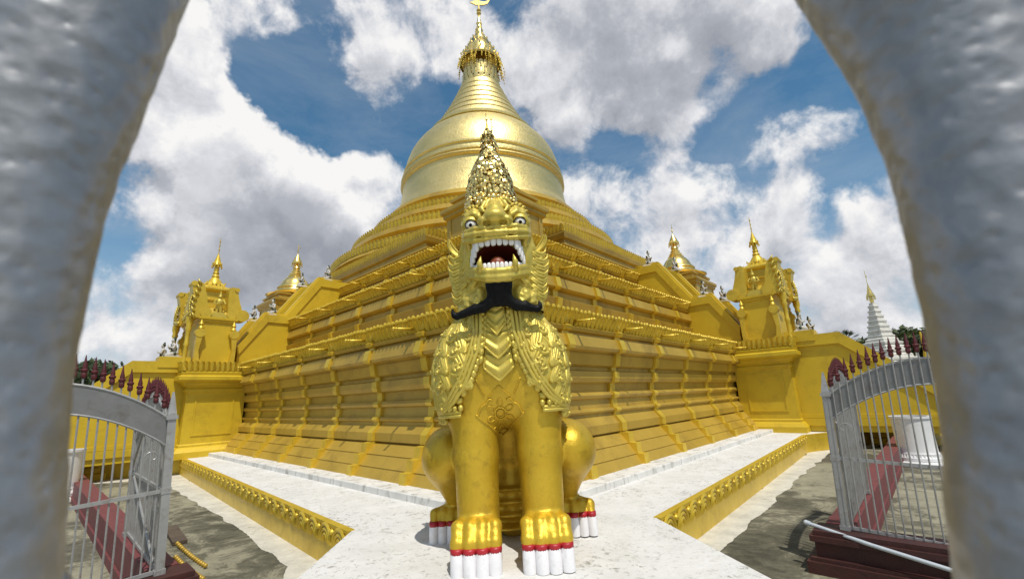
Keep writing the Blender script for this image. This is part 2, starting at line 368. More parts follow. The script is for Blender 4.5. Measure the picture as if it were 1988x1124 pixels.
def world():
    w = bpy.data.worlds.new('World'); SC.world = w; w.use_nodes = True; nt = w.node_tree; nt.nodes.clear()
    out = N(nt, 'ShaderNodeOutputWorld'); bg = N(nt, 'ShaderNodeBackground'); nt.links.new(bg.outputs[0], out.inputs[0]); bg.inputs[1].default_value = .1
    sky = N(nt, 'ShaderNodeTexSky', sky_type='NISHITA'); sky.sun_disc = False; sky.sun_elevation = SUN_EL; sky.sun_rotation = atan2(sh.x, sh.y)
    sky.air_density = 1.0; sky.dust_density = .4; sky.ozone_density = 1.6
    def mth(op, a, b=None, c=None, clamp=False):
        n = N(nt, 'ShaderNodeMath', operation=op, use_clamp=clamp)
        for i, x in enumerate((a, b, c)):
            if x is None: continue
            if isinstance(x, (int, float)): n.inputs[i].default_value = x
            else: nt.links.new(x, n.inputs[i])
        return n.outputs[0]
    tc = N(nt, 'ShaderNodeTexCoord'); d0 = tc.outputs['Generated']
    # cloud banks by compass bearing and elevation (degrees), radius, weight
    banks = CLOUD_BANKS
    def vm(op, a, b):
        n = N(nt, 'ShaderNodeVectorMath', operation=op)
        for i, x in enumerate((a, b)):
            if isinstance(x, tuple): n.inputs[i].default_value = x
            else: nt.links.new(x, n.inputs[i])
        return n
    def blobs(d, lst):
        acc = None
        for az, el, r, wgt in lst:
            az, el = radians(az), radians(el)
            dt = vm('DOT_PRODUCT', d, (sin(az) * cos(el), cos(az) * cos(el), sin(el))).outputs['Value']
            mr = N(nt, 'ShaderNodeMapRange', interpolation_type='SMOOTHERSTEP'); nt.links.new(dt, mr.inputs[0])
            mr.inputs[1].default_value = cos(radians(r)); mr.inputs[2].default_value = cos(radians(r * .12)); mr.inputs[3].default_value = 0; mr.inputs[4].default_value = wgt
            acc = mr.outputs[0] if acc is None else mth('ADD', acc, mr.outputs[0])
        return acc
    def dens(d, det):
        # warp the direction a little so bank outlines billow
        nw = noise(nt, d, 5.5, 5, .6); wv = vm('SUBTRACT', nw.outputs['Color'], (.5, .5, .5)); ws = N(nt, 'ShaderNodeVectorMath', operation='SCALE'); nt.links.new(wv.outputs[0], ws.inputs[0]); ws.inputs['Scale'].default_value = .16
        dw = vm('NORMALIZE', vm('ADD', d, ws.outputs[0]).outputs[0], (0, 0, 0)).outputs[0]
        cov = blobs(dw, banks)
        n1 = noise(nt, dw, 3.2, det, .62); n2 = noise(nt, d, 9.0, det, .62, .25)
        s = mth('MULTIPLY_ADD', n1.outputs[0], .60, mth('MULTIPLY', n2.outputs[0], .60)); s = mth('SUBTRACT', s, .60)
        return mth('MULTIPLY_ADD', s, 2.3, mth('MULTIPLY', cov, .62))
    A = dens(d0, 9); off = vm('ADD', d0, tuple(v * .045 for v in sdir)).outputs[0]; B = dens(vm('NORMALIZE', off, (0, 0, 0)).outputs[0], 6)
    mask = N(nt, 'ShaderNodeMapRange', interpolation_type='SMOOTHSTEP'); nt.links.new(A, mask.inputs[0]); mask.inputs[1].default_value = -.02; mask.inputs[2].default_value = .42
    lit = mth('MULTIPLY_ADD', mth('SUBTRACT', mth('MINIMUM', A, 1.1), mth('MINIMUM', B, 1.1)), .75, .74)          # sunny edge against thicker cloud
    grey = blobs(d0, GREY_BANKS)
    n3 = noise(nt, d0, 4.2, 9, .62, .3); li = mth('SUBTRACT', lit, grey); li = mth('MULTIPLY_ADD', mth('SUBTRACT', n3.outputs[0], .5), 1.0, li, True)
    cr = ramp(nt, li, [(0, (.33, .35, .40)), (.4, (.46, .48, .53)), (.75, (.74, .75, .79)), (1, (.97, .96, .95))])
    sc = N(nt, 'ShaderNodeVectorMath', operation='SCALE'); nt.links.new(cr.outputs[0], sc.inputs[0]); sc.inputs['Scale'].default_value = CLOUD_LUM
    hs = N(nt, 'ShaderNodeHueSaturation'); hs.inputs['Hue'].default_value = .485; hs.inputs['Saturation'].default_value = SKY_SAT; hs.inputs['Value'].default_value = SKY_VAL; nt.links.new(sky.outputs[0], hs.inputs['Color'])
    # thin veil of haze low down
    sx = N(nt, 'ShaderNodeSeparateXYZ'); nt.links.new(d0, sx.inputs[0])
    hz = N(nt, 'ShaderNodeMapRange', interpolation_type='SMOOTHSTEP'); nt.links.new(sx.outputs[2], hz.inputs[0]); hz.inputs[1].default_value = .0; hz.inputs[2].default_value = .38; hz.inputs[3].default_value = .6; hz.inputs[4].default_value = 0
    veil = mixc(nt, hz.outputs[0], hs.outputs[0], tuple(CLOUD_LUM * x for x in (.52, .58, .66)))
    mp_ = N(nt, 'ShaderNodeMapping'); mp_.inputs['Scale'].default_value = (1, 1, 2.4); nt.links.new(d0, mp_.inputs[0])
    ci = noise(nt, mp_.outputs[0], 3.0, 12, .62, .35); cf = ramp(nt, ci.outputs[0], [(.38, (.04,) * 3), (.78, (.34,) * 3)])
    veil = mixc(nt, cf.outputs[0], veil, tuple(CLOUD_LUM * x for x in (.66, .69, .74)))
    nt.links.new(mixc(nt, mask.outputs[0], veil, sc.outputs[0]), bg.inputs[0])
CLOUD_LUM, SKY_SAT, SKY_VAL = 9.4, 1.3, 1.05
CLOUD_BANKS = [(-42.1, 31.8, 8, 0.6), (-38.6, 28.7, 9, 0.6), (-33.8, 23.8, 12, 0.7), (-25.9, 25.8, 8, 0.6), (-19.1, 26.9, 6, 0.5), (-28.8, 18.0, 14, 0.55), (-39.7, 18.7, 9, 0.5), (-40.7, 10.4, 9, 0.65), (-22.9, 19.3, 9, 0.5), (-42.4, 36.6, 5, 0.5), (-46.9, 24.6, 9, 0.25), (-36.4, 42.4, 4, 0.4), (-22.7, 44.2, 6, 0.5), (-18.4, 41.3, 6, 0.5), (-9.4, 45.2, 7, 0.45), (-3.7, 42.3, 6, 0.35), (14.3, 42.6, 12, 0.72), (28.7, 40.3, 12, 0.72), (36.7, 39.1, 7, 0.5), (5.8, 38.6, 7, 0.4), (21.6, 36.8, 6, 0.4), (9.2, 33.6, 5, 0.3), (24.0, 30.4, 4, 0.38), (25.1, 25.3, 5, 0.45), (12.1, 25.3, 7, 0.5), (19.2, 20.7, 8, 0.5), (33.9, 27.1, 5, 0.33), (40.9, 26.9, 4, 0.38), (36.2, 22.4, 5, 0.33), (37.2, 15.2, 9, 0.45), (43.6, 17.8, 5, 0.33), (27.3, 16.1, 10, 0.5), (40.9, 8.8, 9, 0.45), (33.4, 19.0, 6, 0.25), (-20.3, 36.9, 4, 0.33), (-22.6, 34.0, 3, 0.25), (-29.2, 39.8, 3, 0.2), (-30.8, 37.3, 6, -0.6), (-26.6, 34.4, 6, -0.6), (-23.2, 32.8, 5, -0.4), (-29.5, 42.7, 5, -0.4), (-43.8, 23.3, 3.5, -0.5), (-44.9, 18.1, 4, -0.5), (-14.8, 36.7, 6, -0.4), (-13.2, 32.1, 4, -0.3), (32.1, 32.8, 5, -0.3), (37.8, 30.2, 6, -0.35), (43.7, 31.4, 6, -0.45), (42.5, 22.5, 5, -0.4), (15.5, 29.6, 5, -0.25), (30.9, 23.3, 4, -0.3), (19.4, 32.0, 4, -0.1), (29.7, 29.6, 4, -0.25), (39.3, 18.6, 4, -0.2), (120, 40, 40, 0.3), (-120, 35, 35, 0.35), (175, 30, 40, 0.3), (34.7, 25.7, 7, 0.2), (39.6, 12.9, 8, 0.25), (29.9, 36.8, 8, 0.2)]
GREY_BANKS = [(22.0, 42.6, 13, 0.3), (36.7, 39.1, 10, 0.2), (2.3, 45.3, 8, 0.1), (-28.8, 17.4, 11, 0.3), (-23.9, 15.4, 8, 0.1), (39.4, 11.9, 12, 0.12), (-40.3, 16.9, 8, 0.15), (23.7, 32.3, 8, 0.1)]
world()

# ------------------------------------------------------------------ ground and terrace
ZG, ZP = -.66, -.12
C0 = np.array((-.20, 6.83)); AX = np.array((.678, .735)); AY = np.array((-.735, .678))      # the pagoda's corner and the directions of its two near walls
PROT = atan2(.735, .678)
def W(x, y): p = C0 + AX * x + AY * y; return float(p[0]), float(p[1])

g = MB(); g.lathe([(700, 0), (.01, 0)], (0, 0, ZG), 64, close=False); g.build('ground', M['ground']); tag(bpy.data.objects['ground'], kind='structure')
TP = [(-2.0, -2.2), (3.3, -2.2), (2.16, 4.25), (1.79, 6.26), (9.59, 15.25), (14.6, 17.4), (26, 28), (10, 58), (-38, 40), (-30, 22), (-16.5, 15.0), (-12.3, 16.51), (-2.26, 6.26), (-2.21, 4.69)]
t = MB(); t.extr(TP, 'z', ZG - .1, ZP); t.build('terrace_floor', M['white_floor']); tag(bpy.data.objects['terrace_floor'], kind='structure')

sl_ = MB(); sl_.extr([(-1.25, 2.6), (1.2, 2.6), (1.0, 6.75), (-1.32, 6.75)], 'z', ZP - .05, ZP + .014); tag(sl_.build('paving_slab', M['white_floor']), kind='structure')

def lotus_wall(name, a, b, label, extra=None):
    segs = [(a, b)] + ([(b, extra)] if extra else []); mb = MB()
    for (p, q) in segs:
        p = np.array(p); q = np.array(q); e = q - p; L = np.linalg.norm(e); e /= L; n = np.array((e[1], -e[0]))
        if n @ np.array((p - C0)) < 0: n = -n
        def P(s, o, z): w = p + e * s + n * o; return (w[0], w[1], z)
        prof = [(-.04, ZG), (.05, ZG), (.05, ZP - .03), (.065, ZP - .025), (.065, ZP + .012), (-.04, ZP + .012)]
        vs = [P(0, o, z) for o, z in prof] + [P(L, o, z) for o, z in prof]; m = len(prof)
        mb.add(vs, [(i, (i + 1) % m, (i + 1) % m + m, i + m) for i in range(m)] + [tuple(range(m)), tuple(range(2 * m - 1, m - 1, -1))])
        k = int(L / .47); st = L / k
        for i in range(k):
            s0 = (i + .5) * st; zt = ZP - .03
            for R, dz, rr in ((.20, 0, .032), (.138, 0, .029), (.078, 0, .026)):
                pts = [P(s0 + R * cos(a_), .055, zt - .185 + R * sin(a_)) for a_ in np.linspace(0, pi, 9)]
                mb.tube([P(s0 + R, .035, zt - .26)] + pts + [P(s0 - R, .035, zt - .26)], [rr * .2, rr * .8] + [rr] * 7 + [rr * .8, rr * .2], 6)
            w = P(s0 + st / 2, .06, zt - .05); mb.ball(w, (.05, .05, .04), 8, 5)
    o = mb.build(name, M['trim_gold'], smooth=True, sharp=40)
    return tag(o, label, 'retaining wall', 'gilded petal kerbs of the white terrace')
lotus_wall('lotus_retaining_wall', (-2.26, 6.26), (-12.3, 16.51), 'low gilded kerb of arched petals along the terrace edge, on the gold beaded rods\' side', (-16.5, 15.0))
lotus_wall('lotus_retaining_wall', (1.79, 6.26), (9.59, 15.25), 'low gilded kerb of arched petals along the terrace edge, on the pale blue pipe\'s side', (14.6, 17.4))

def strip(name, pts, z, mat):
    q = []
    for (a, b) in zip(pts, pts[1:] + pts[:1]):
        n_ = max(2, int(math.dist(a, b) / .07))
        for k in range(n_): t_ = k / n_; q.append((a[0] + (b[0] - a[0]) * t_, a[1] + (b[1] - a[1]) * t_))
    from mathutils import noise as mn
    pts = [(x + .08 * mn.noise(Vector((x * 1.6, y * 1.6, 1))) + .018 * mn.noise(Vector((x * 9, y * 9, 5))), y + .08 * mn.noise(Vector((x * 1.6, y * 1.6, 8))) + .018 * mn.noise(Vector((x * 9, y * 9, 3)))) for x, y in q]
    m = MB(); m.add([(x, y, z) for x, y in pts], [tuple(range(len(pts)))]); return tag(m.build(name, mat), kind='structure')
strip('path_strip', [(-2.2, 3), (-2.2, 6.2), (-12.3, 16.45), (-16, 15.1), (-15.7, 14.5), (-12.0, 15.3), (-9.93, 13.2), (-5.95, 9.44), (-3.28, 6.73), (-2.9, 5.5), (-2.85, 3)], ZG + .004, M['path_white'])
strip('path_strip', [(1.7, 6.2), (9.6, 15.2), (14.6, 17.35), (14.9, 16.9), (10.2, 15.0), (6.9, 11.4), (4.65, 8.8), (2.95, 6.9), (2.2, 5.9)], ZG + .004, M['path_white'])

# ------------------------------------------------------------------ the stepped pagoda
PA, PB = 30.0, 32.0
pag = empty('stepped_pagoda', (C0[0], C0[1], 0), PROT, label='huge stepped golden pagoda with a gilded bell and a pointed spire', cat='pagoda')
led = MB(); led.rects([(.42, ZP - .05), (.42, -.012), (.41, .0)], PA, PB, cap=True); led.build('white_ledge', M['ledge_white'], pag)
T1 = [(.0, -.02), (-.16, .19), (-.145, .2), (-.33, .41), (-.315, .42), (-.52, .62), (-.60, .635), (-.60, .66), (-.50, .67), (-.50, .85), (-.65, 1.03), (-.66, 1.08), (-.61, 1.10), (-.585, 1.14), (-.61, 1.185), (-.68, 1.2), (-.70, 1.39), (-.63, 1.42), (-.60, 1.48), (-.64, 1.54), (-.72, 1.56), (-.72, 1.74), (-.60, 1.77), (-.56, 1.86), (-.56, 2.0), (-.64, 2.03), (-.64, 2.1), (-.52, 2.14), (-.47, 2.37), (-.48, 2.41), (-.33, 2.44), (-.29, 2.5), (-.36, 2.73), (-.47, 2.75), (-.47, 2.8), (-.38, 2.83), (-.35, 2.9), (-.40, 2.935), (-.6, 2.95)]
T2 = [(-1.92, 2.93), (-1.92, 3.45), (-2.02, 3.5), (-1.98, 3.56), (-1.98, 3.84), (-2.08, 3.88), (-2.0, 3.93), (-1.94, 4.2), (-2.02, 4.24), (-2.12, 4.27), (-2.12, 4.44), (-2.02, 4.48), (-1.94, 4.53), (-2.0, 4.82), (-2.13, 4.85), (-2.13, 4.9), (-2.03, 4.93), (-2.0, 5.0), (-2.06, 5.04), (-2.3, 5.06)]
T2 = [(o - .22, z - .06) for o, z in T2]; T2[0] = (T2[0][0], 2.93)
T3 = [(o - 2.22, 4.98 + (z - 2.93) * .90) for o, z in T2]
TIERS = [('terrace_tier', T1, 2.93, 3.28, -.44, 2.1, 2.5), ('terrace_tier', T2, 4.98, 5.32, -2.30, 2.05, 4.75), ('terrace_tier', T3, 6.83, 7.16, -4.52, 1.95, 7.0)]
STL, STR = (15.0, 18.4), (13.8, 17.2)         # where the gate towers and stairs stand along the two near walls

def leaf(mb, x, yv, z, dx, dn, h, w, th, lean, curl=False):
    """one upright lotus leaf; (dx) unit along wall, (dn) unit outward"""
    dx = np.array(dx); dn = np.array(dn); b = np.array((x[0], x[1], z)); u = np.array((dx[0], dx[1], 0)); n = np.array((dn[0], dn[1], 0)); k = np.array((0, 0, 1.))
    rows = [(-.44, 0, .5), (-.5, .45, 1.1), (-.45, .78, 1.2), (-.26, .98, 1.5)]; vs = []
    for (hw, t, o) in rows:
        c = b + k * h * t + n * (th * o + lean * t * t)
        vs += [c + u * w * hw, c + n * th * .75, c - u * w * hw]
    fs = []
    for i in range(3): fs += [(i * 3 + 1, i * 3, i * 3 + 3, i * 3 + 4), (i * 3 + 2, i * 3 + 1, i * 3 + 4, i * 3 + 5)]
    if curl:      # the tip rolls over sideways like a breaking wave
        q = b + k * h * .86 + n * (th * 1.5 + lean); mb.ball(q + u * w * .12, (w * .30, w * .30, h * .17), 6, 5); mb.tube([b + k * h * .1 + n * th * 1.2 - u * w * .1, b + k * h * .5 + n * (th * 1.7 + lean * .3), q + u * w * .1], [w * .12, w * .2, w * .22], 5)
    e = [b + u * w * -.5 - n * th, b + u * w * .5 - n * th, b + k * h * .8 - n * th]
    mb.add(vs + e, fs + [(0, 3, 12), (3, 6, 12), (6, 9, 14), (6, 14, 12), (2, 13, 5), (5, 13, 8), (8, 14, 11), (8, 13, 14), (13, 12, 14), (9, 10, 14), (10, 11, 14)])

for ti, (nm, prof, fz, ft, fo, gap, first) in enumerate(TIERS):
    mb = MB(); mb.rects(prof, PA, PB, cap=(True)); tier = mb.build(nm, M['wall_gold'], pag)
    fr = MB(); w = .165 if ti == 0 else .19; h = ft - fz
    fr.rects([(fo - .01, fz - .03), (fo + .035, fz), (fo - .005, fz + .03), (fo - .02, ft - .1), (fo - .12, ft - .1), (fo - .12, fz - .03)], PA, PB, cap=False)
    for side in 'RL':
        L = (PA if side == 'R' else PB) + fo; s = -fo
        end = (STR if side == 'R' else STL)
        while s < L:
            jitter = rng.uniform(-.012, .012)
            if side == 'R': leaf(fr, (s + jitter, -fo), 0, fz, (1, 0), (0, -1), h * rng.uniform(.93, 1.02), w * .90, .05, .11, True)
            else: leaf(fr, (-fo, s + jitter), 0, fz, (0, -1), (-1, 0), h * rng.uniform(.93, 1.02), w * .90, .05, .11, True)
            s += w * .98
    fr.build('lotus_leaf_frieze', M['trim_gold'], pag)
    for side in 'RL':
        end = (STR if side == 'R' else STL)[0] - .5; s = first + (-.2 if side == 'R' else .2)
        while s < end - .4:
            pm = MB(); q = [(o + (.07 if 0 < i < len(prof) - 1 else .0), z) for i, (o, z) in enumerate(prof)]
            # stepped blocks stand on the sloping foot of the lowest wall
            if ti == 0: q = [(.045, .0), (.03, .2), (-.115, .21), (-.13, .42), (-.285, .43), (-.30, .64)] + [(o, z) for o, z in q if z > .65]
            wd = .21
            n = len(q)
            def P(u, o, z): return (s + u, -o, z) if side == 'R' else (-o, s + u, z)
            vs = [P(-wd / 2, o, z) for o, z in q] + [P(wd / 2, o, z) for o, z in q]
            vb = [P(-wd / 2, o - .4, z) for o, z in q] + [P(wd / 2, o - .4, z) for o, z in q]
            fs = [(i, i + 1, i + 1 + n, i + n) for i in range(n - 1)] + [(i, i + 2 * n, i + 1 + 2 * n, i + 1) for i in range(n - 1)] + [(i + n, i + 1 + n, i + 1 + 3 * n, i + 3 * n) for i in range(n - 1)]
            pm.add(vs + vb, fs)
            zt = fz + .02
            pm.extr([(-.13, zt), (.13, zt), (.15, zt + h * .55), (.09, zt + h * .9), (0, zt + h * 1.06), (-.09, zt + h * .9), (-.15, zt + h * .55)], 'y', 0, .1) if False else None
            c = P(0, fo + .07, fz + h * .55); pm.ball(c, (.115, .045, h * .52) if side == 'R' else (.045, .115, h * .52), 8, 6)
            pm.build('pilaster', M['trim_gold'], pag)
            sm = MB(); c0 = np.array(P(.32 if side == 'R' else .32, fo - .05, fz + .10)); c1 = np.array(P(.32, fo + .55, fz + .06))
            sm.tube([c0, c1], [.04, .03], 7); sm.ball(c1, .042, 8, 5); sm.ball(c0 + (c1 - c0) * .9, .038, 8, 5)
            sm.build('water_spout', M['trim_gold'], pag, smooth=True)
            s += gap
# round upper rings and bell
cx, cy = PA / 2, PB / 2
T4 = [(0, 6.7), (0, 7.2), (-.1, 7.25), (-.1, 7.5), (-.04, 7.54), (-.04, 7.62), (-.12, 7.66), (-.12, 7.8), (.0, 7.86), (.04, 8.05), (-.02, 8.1), (-.02, 8.18), (-.2, 8.2)]
nt_ = MB(); nt_.rects(T4, 25.2, 22.2, 4.8, 8.8); nt_.rects([(o, z - .006) for o, z in T4], 20.0, 27.2, 8.8, 4.8); nt_.build('notched_tier', M['wall_gold'], pag)
for grp in ((0, 3), (1, 2)):
  fr = MB()
  for (x0, y0, x1, y1, nx_, ny_) in [((8.8, 4.8, 20.0, 4.8, 0, -1), (4.8, 8.8, 4.8, 22.2, -1, 0), (4.8, 8.8, 8.6, 8.8, 0, -1), (8.8, 4.8, 8.8, 8.6, -1, 0))[i_] for i_ in grp]:
    d_ = np.array((x1 - x0, y1 - y0)); L_ = np.linalg.norm(d_); d_ = d_ / L_; s_ = .1
    while s_ < L_:
        leaf(fr, (x0 + d_[0] * s_ + nx_ * -.06, y0 + d_[1] * s_ + ny_ * -.06), 0, 8.12, tuple(d_), (nx_, ny_), .33, .2, .04, .05); s_ += .195
  fr.build('lotus_leaf_frieze', M['trim_gold'], pag)
up_prof = [(10.0, 8.1), (10.0, 8.4), (9.9, 8.45), (9.9, 8.6), (10.1, 8.7), (10.0, 8.85), (9.9, 9.0), (9.0, 9.02), (9.0, 9.6), (8.85, 9.65), (8.85, 10.0), (9.05, 10.1), (8.95, 10.4), (8.7, 10.5), (7.75, 10.52), (7.75, 11.1), (7.6, 11.15), (7.6, 11.4), (7.8, 11.5), (7.7, 11.8), (7.5, 11.9), (6.75, 11.92), (6.75, 12.7), (6.9, 12.8), (6.75, 13.1), (6.6, 13.2)]
um = MB(); um.lathe(up_prof, (cx, cy, 0), 64); um.build('ring_terrace', M['wall_gold'], pag, smooth=True, sharp=25)
for R, z0, z1 in ((9.9, 8.96, 9.36), (8.72, 10.48, 10.86), (7.5, 11.88, 12.2)):
    fr = MB(); k = int(2 * pi * R / .26); fr.lathe([(R - .1, z0 - .02), (R + .02, z0 - .02), (R, z1 - .12), (R - .1, z1 - .12)], (cx, cy, 0), 64)
    for i in range(k):
        a = 2 * pi * i / k
        if sin(a - radians(225)) > 2: continue
        leaf(fr, (cx + R * cos(a), cy + R * sin(a)), 0, z0, (-sin(a), cos(a)), (cos(a), sin(a)), z1 - z0, .27, .05, .05)
    fr.build('lotus_leaf_frieze', M['trim_gold'], pag)
bell = MB()
bp = [(6.62, 13.0), (6.5, 13.35), (6.2, 13.75), (5.97, 14.2), (5.85, 14.8), (5.77, 15.4), (5.73, 15.85), (5.84, 15.9), (5.9, 16.0), (5.84, 16.1), (5.8, 16.16), (5.88, 16.24), (5.88, 16.38), (5.78, 16.44), (5.68, 16.5), (5.65, 16.75), (5.75, 16.82), (5.75, 16.93), (5.66, 17.0), (5.60, 17.35), (5.50, 17.8), (5.33, 18.3), (5.10, 18.75), (4.80, 19.2), (4.42, 19.65), (4.05, 20.0), (3.80, 20.2)]
bell.lathe(bp, (0, 0, 0), 96); bo = bell.build('bell_dome', M['bell'], pag, smooth=True, sharp=40, loc=(cx, cy, 0))
cone = MB(); cp = [(3.8, 20.12), (3.98, 20.2), (4.0, 20.32), (3.86, 20.44), (3.66, 20.47)]
r, z = 3.66, 20.5
for i in range(7):
    r2 = r - .36 + .02 * i; hh = .63
    cp += [(r, z), (r + .05, z + .08), (r, z + .18), (r - .1, z + .21), (r2 + .06, z + hh - .02)]; r, z = r2, z + hh
cp += [(r, z), (1.5, z + .05)]
cone.lathe(cp, (0, 0, 0), 64); cone.build('ringed_cone', M['bell'], pag, smooth=True, sharp=40, loc=(cx, cy, 0))
lot = MB(); lot.lathe([(1.5, z), (1.40, z + .15), (1.46, z + .25), (1.34, z + .35), (1.28, z + .8), (1.22, z + 1.2), (1.1, z + 1.5), (1.13, z + 1.6), (1.0, z + 1.7), (.85, z + 2.1), (.62, z + 2.5), (.5, z + 3.2)], (0, 0, 0), 40)
for ring, (R, zz, hh) in enumerate(((1.42, z + .15, .35), (1.34, z + .55, .75), (1.22, z + 1.25, .6))):
    for i in range(22):
        a = 2 * pi * (i + .5 * ring) / 22; leaf(lot, (R * cos(a), R * sin(a)), 0, zz, (-sin(a), cos(a)), (cos(a), sin(a)), hh, .34, .04, .02)
lot.build('lotus_bud', M['bell'], pag, smooth=True, sharp=40, loc=(cx, cy, 0))
hti = MB(); hz0 = 27.2
hti.lathe([(1.6, hz0), (1.68, hz0 + .1), (1.6, hz0 + .3), (1.5, hz0 + .35), (1.48, hz0 + .6), (1.34, hz0 + .7), (1.3, hz0 + 1.15), (1.12, hz0 + 1.25), (1.0, hz0 + 1.75), (.82, hz0 + 1.9), (.7, hz0 + 2.4), (.50, hz0 + 2.5), (.36, hz0 + 3.0), (.25, hz0 + 3.5), (.17, hz0 + 4.1), (.12, hz0 + 4.7), (.05, hz0 + 4.9)], (0, 0, 0), 28, close=False)
hti.lathe([(.4, hz0 + .9), (1.45, hz0 + .05)], (0, 0, 0), 28, close=False)
for R, zz in ((1.66, hz0 + .28), (1.48, hz0 + .62), (1.3, hz0 + 1.15), (.95, hz0 + 1.8), (.68, hz0 + 2.4), (.38, hz0 + 2.95), (.25, hz0 + 3.5), (.17, hz0 + 4.1)):
    k = max(8, int(R * 15))
    for i in range(k):
        a = 2 * pi * i / k; hti.ball((R * cos(a), R * sin(a), zz + rng.uniform(-.05, .2)), (.08, .08, .13), 5, 4)
ho = hti.build('crown_umbrella', M['leaf_gold'], pag, smooth=True, sharp=40, loc=(cx, cy, 0))
fl = MB()
for i in range(80):
    a = rng.uniform(0, 2 * pi); R = rng.uniform(1.35, 1.85); zt = hz0 + rng.uniform(-.1, .1); L = rng.uniform(.3, 1.25)
    p0 = np.array((R * cos(a), R * sin(a), zt)); p1 = p0 + (cos(a) * .12, sin(a) * .12, -L)
    fl.tube([p0, (p0 + p1) / 2 + rng.uniform(-.06, .06, 3), p1], [.018, .022, .012], 4)
    for q in np.arange(.25, 1.01, .25): fl.ball(p0 + (p1 - p0) * q, (.045, .045, .07), 5, 4)
fl.build('hanging_bells', M['trim_gold'], ho, smooth=True)
va = MB(); va.tube([(0, 0, hz0 + 3.8), (0, 0, hz0 + 6.9)], [.11, .06], 6)
for zz in (5.2, 5.5): va.ball((0, 0, hz0 + zz), (.2, .2, .14), 8, 5)
d = np.array((.75, -.66, 0)); q = [(-.55, .04), (-.2, .16), (.35, .1), (.75, .22), (.6, .02), (.35, -.06), (-.2, -.08)]
vs = [d * a + np.array((0, 0, hz0 + 6.2 + b)) + np.array((.66, .75, 0)) * o for o in (-.05, .05) for a, b in [(u_ * 1.25, v_ * 1.9) for u_, v_ in q]]; nq = len(q)
va.add(vs, [tuple(range(nq - 1, -1, -1)), tuple(range(nq, 2 * nq))] + [(i, (i + 1) % nq, (i + 1) % nq + nq, i + nq) for i in range(nq)])
va.build('wind_vane', M['stupa_gold'], pag, loc=(cx, cy, 0))

# stair flanks and stepped balustrades on both near walls
def stairs(side):
    s0, s1 = STR if side == 'R' else STL
    a = s0 + .45; b = s1 - .45
    def put(mb, poly, lo, hi):
        # poly in (o, z); o outward
        n = len(poly)
        def P(s, p): return (s, -p[0], p[1]) if side == 'R' else (-p[0], s, p[1])
        vs = [P(lo, p) for p in poly] + [P(hi, p) for p in poly]
        mb.add(vs, [(i, (i + 1) % n, (i + 1) % n + n, i + n) for i in range(n)] + [tuple(range(n - 1, -1, -1)), tuple(range(n, 2 * n))])
    outl = [(-.3, 2.6), (-.3, 3.75), (-1.22, 5.22), (-1.95, 5.22), (-2.3, 5.65), (-3.45, 7.2), (-4.7, 7.2), (-5.0, 7.2), (-5.0, 2.6)]
    top = [(-.3, 3.62), (-.25, 3.98), (-1.2, 5.46), (-2.02, 5.46), (-3.4, 7.45), (-4.6, 7.45), (-5.0, 7.45), (-5.02, 7.1), (-4.5, 7.08), (-3.5, 7.08), (-2.15, 5.12), (-1.32, 5.12)]
    bot = [(1.2, -.1), (1.2, 3.0), (2.85, 3.0), (6.2, -.1)]
    btop = [(1.2, 2.92), (1.2, 3.32), (2.92, 3.32), (6.6, .02), (6.6, -.12), (6.3, -.12), (2.85, 2.92)]
    for i, lo in enumerate((a, b - .55)):
        mb = MB(); put(mb, outl, lo + .06, lo + .5); o = mb.build('stair_flank', M['yellow'], pag)
        mb = MB(); put(mb, top, lo, lo + .56); put(mb, [(p[0], p[1] + .12) for p in top[1:6]] + [(-3.5, 7.3), (-2.1, 5.4), (-1.3, 5.4)], lo + .12, lo + .42); mb.build('stair_balustrade', M['yellow'], pag)
        mb = MB(); put(mb, bot, lo + .06, lo + .5); put(mb, [(1.2, .1), (1.2, .35), (5.6, .35), (5.9, .1)], lo, lo + .56); put(mb, [(1.2, .36), (1.2, .48), (5.3, .48), (5.5, .36)], lo + .03, lo + .53); mb.build('stair_flank', M['yellow'], pag)
        mb = MB(); put(mb, btop, lo - .03, lo + .59); put(mb, [(1.25, 3.1), (1.25, 3.5), (2.2, 3.5), (2.2, 3.1)], lo - .06, lo + .62); mb.build('stair_balustrade', M['yellow'], pag)
    mb = MB(); put(mb, [(6.2, -.1), (-5, 6.6), (-5, 2.4), (-.4, -.1)], a + .5, b - .5); mb.build('stair_flight', M['wall_gold'], pag)
for s_ in 'RL': stairs(s_)

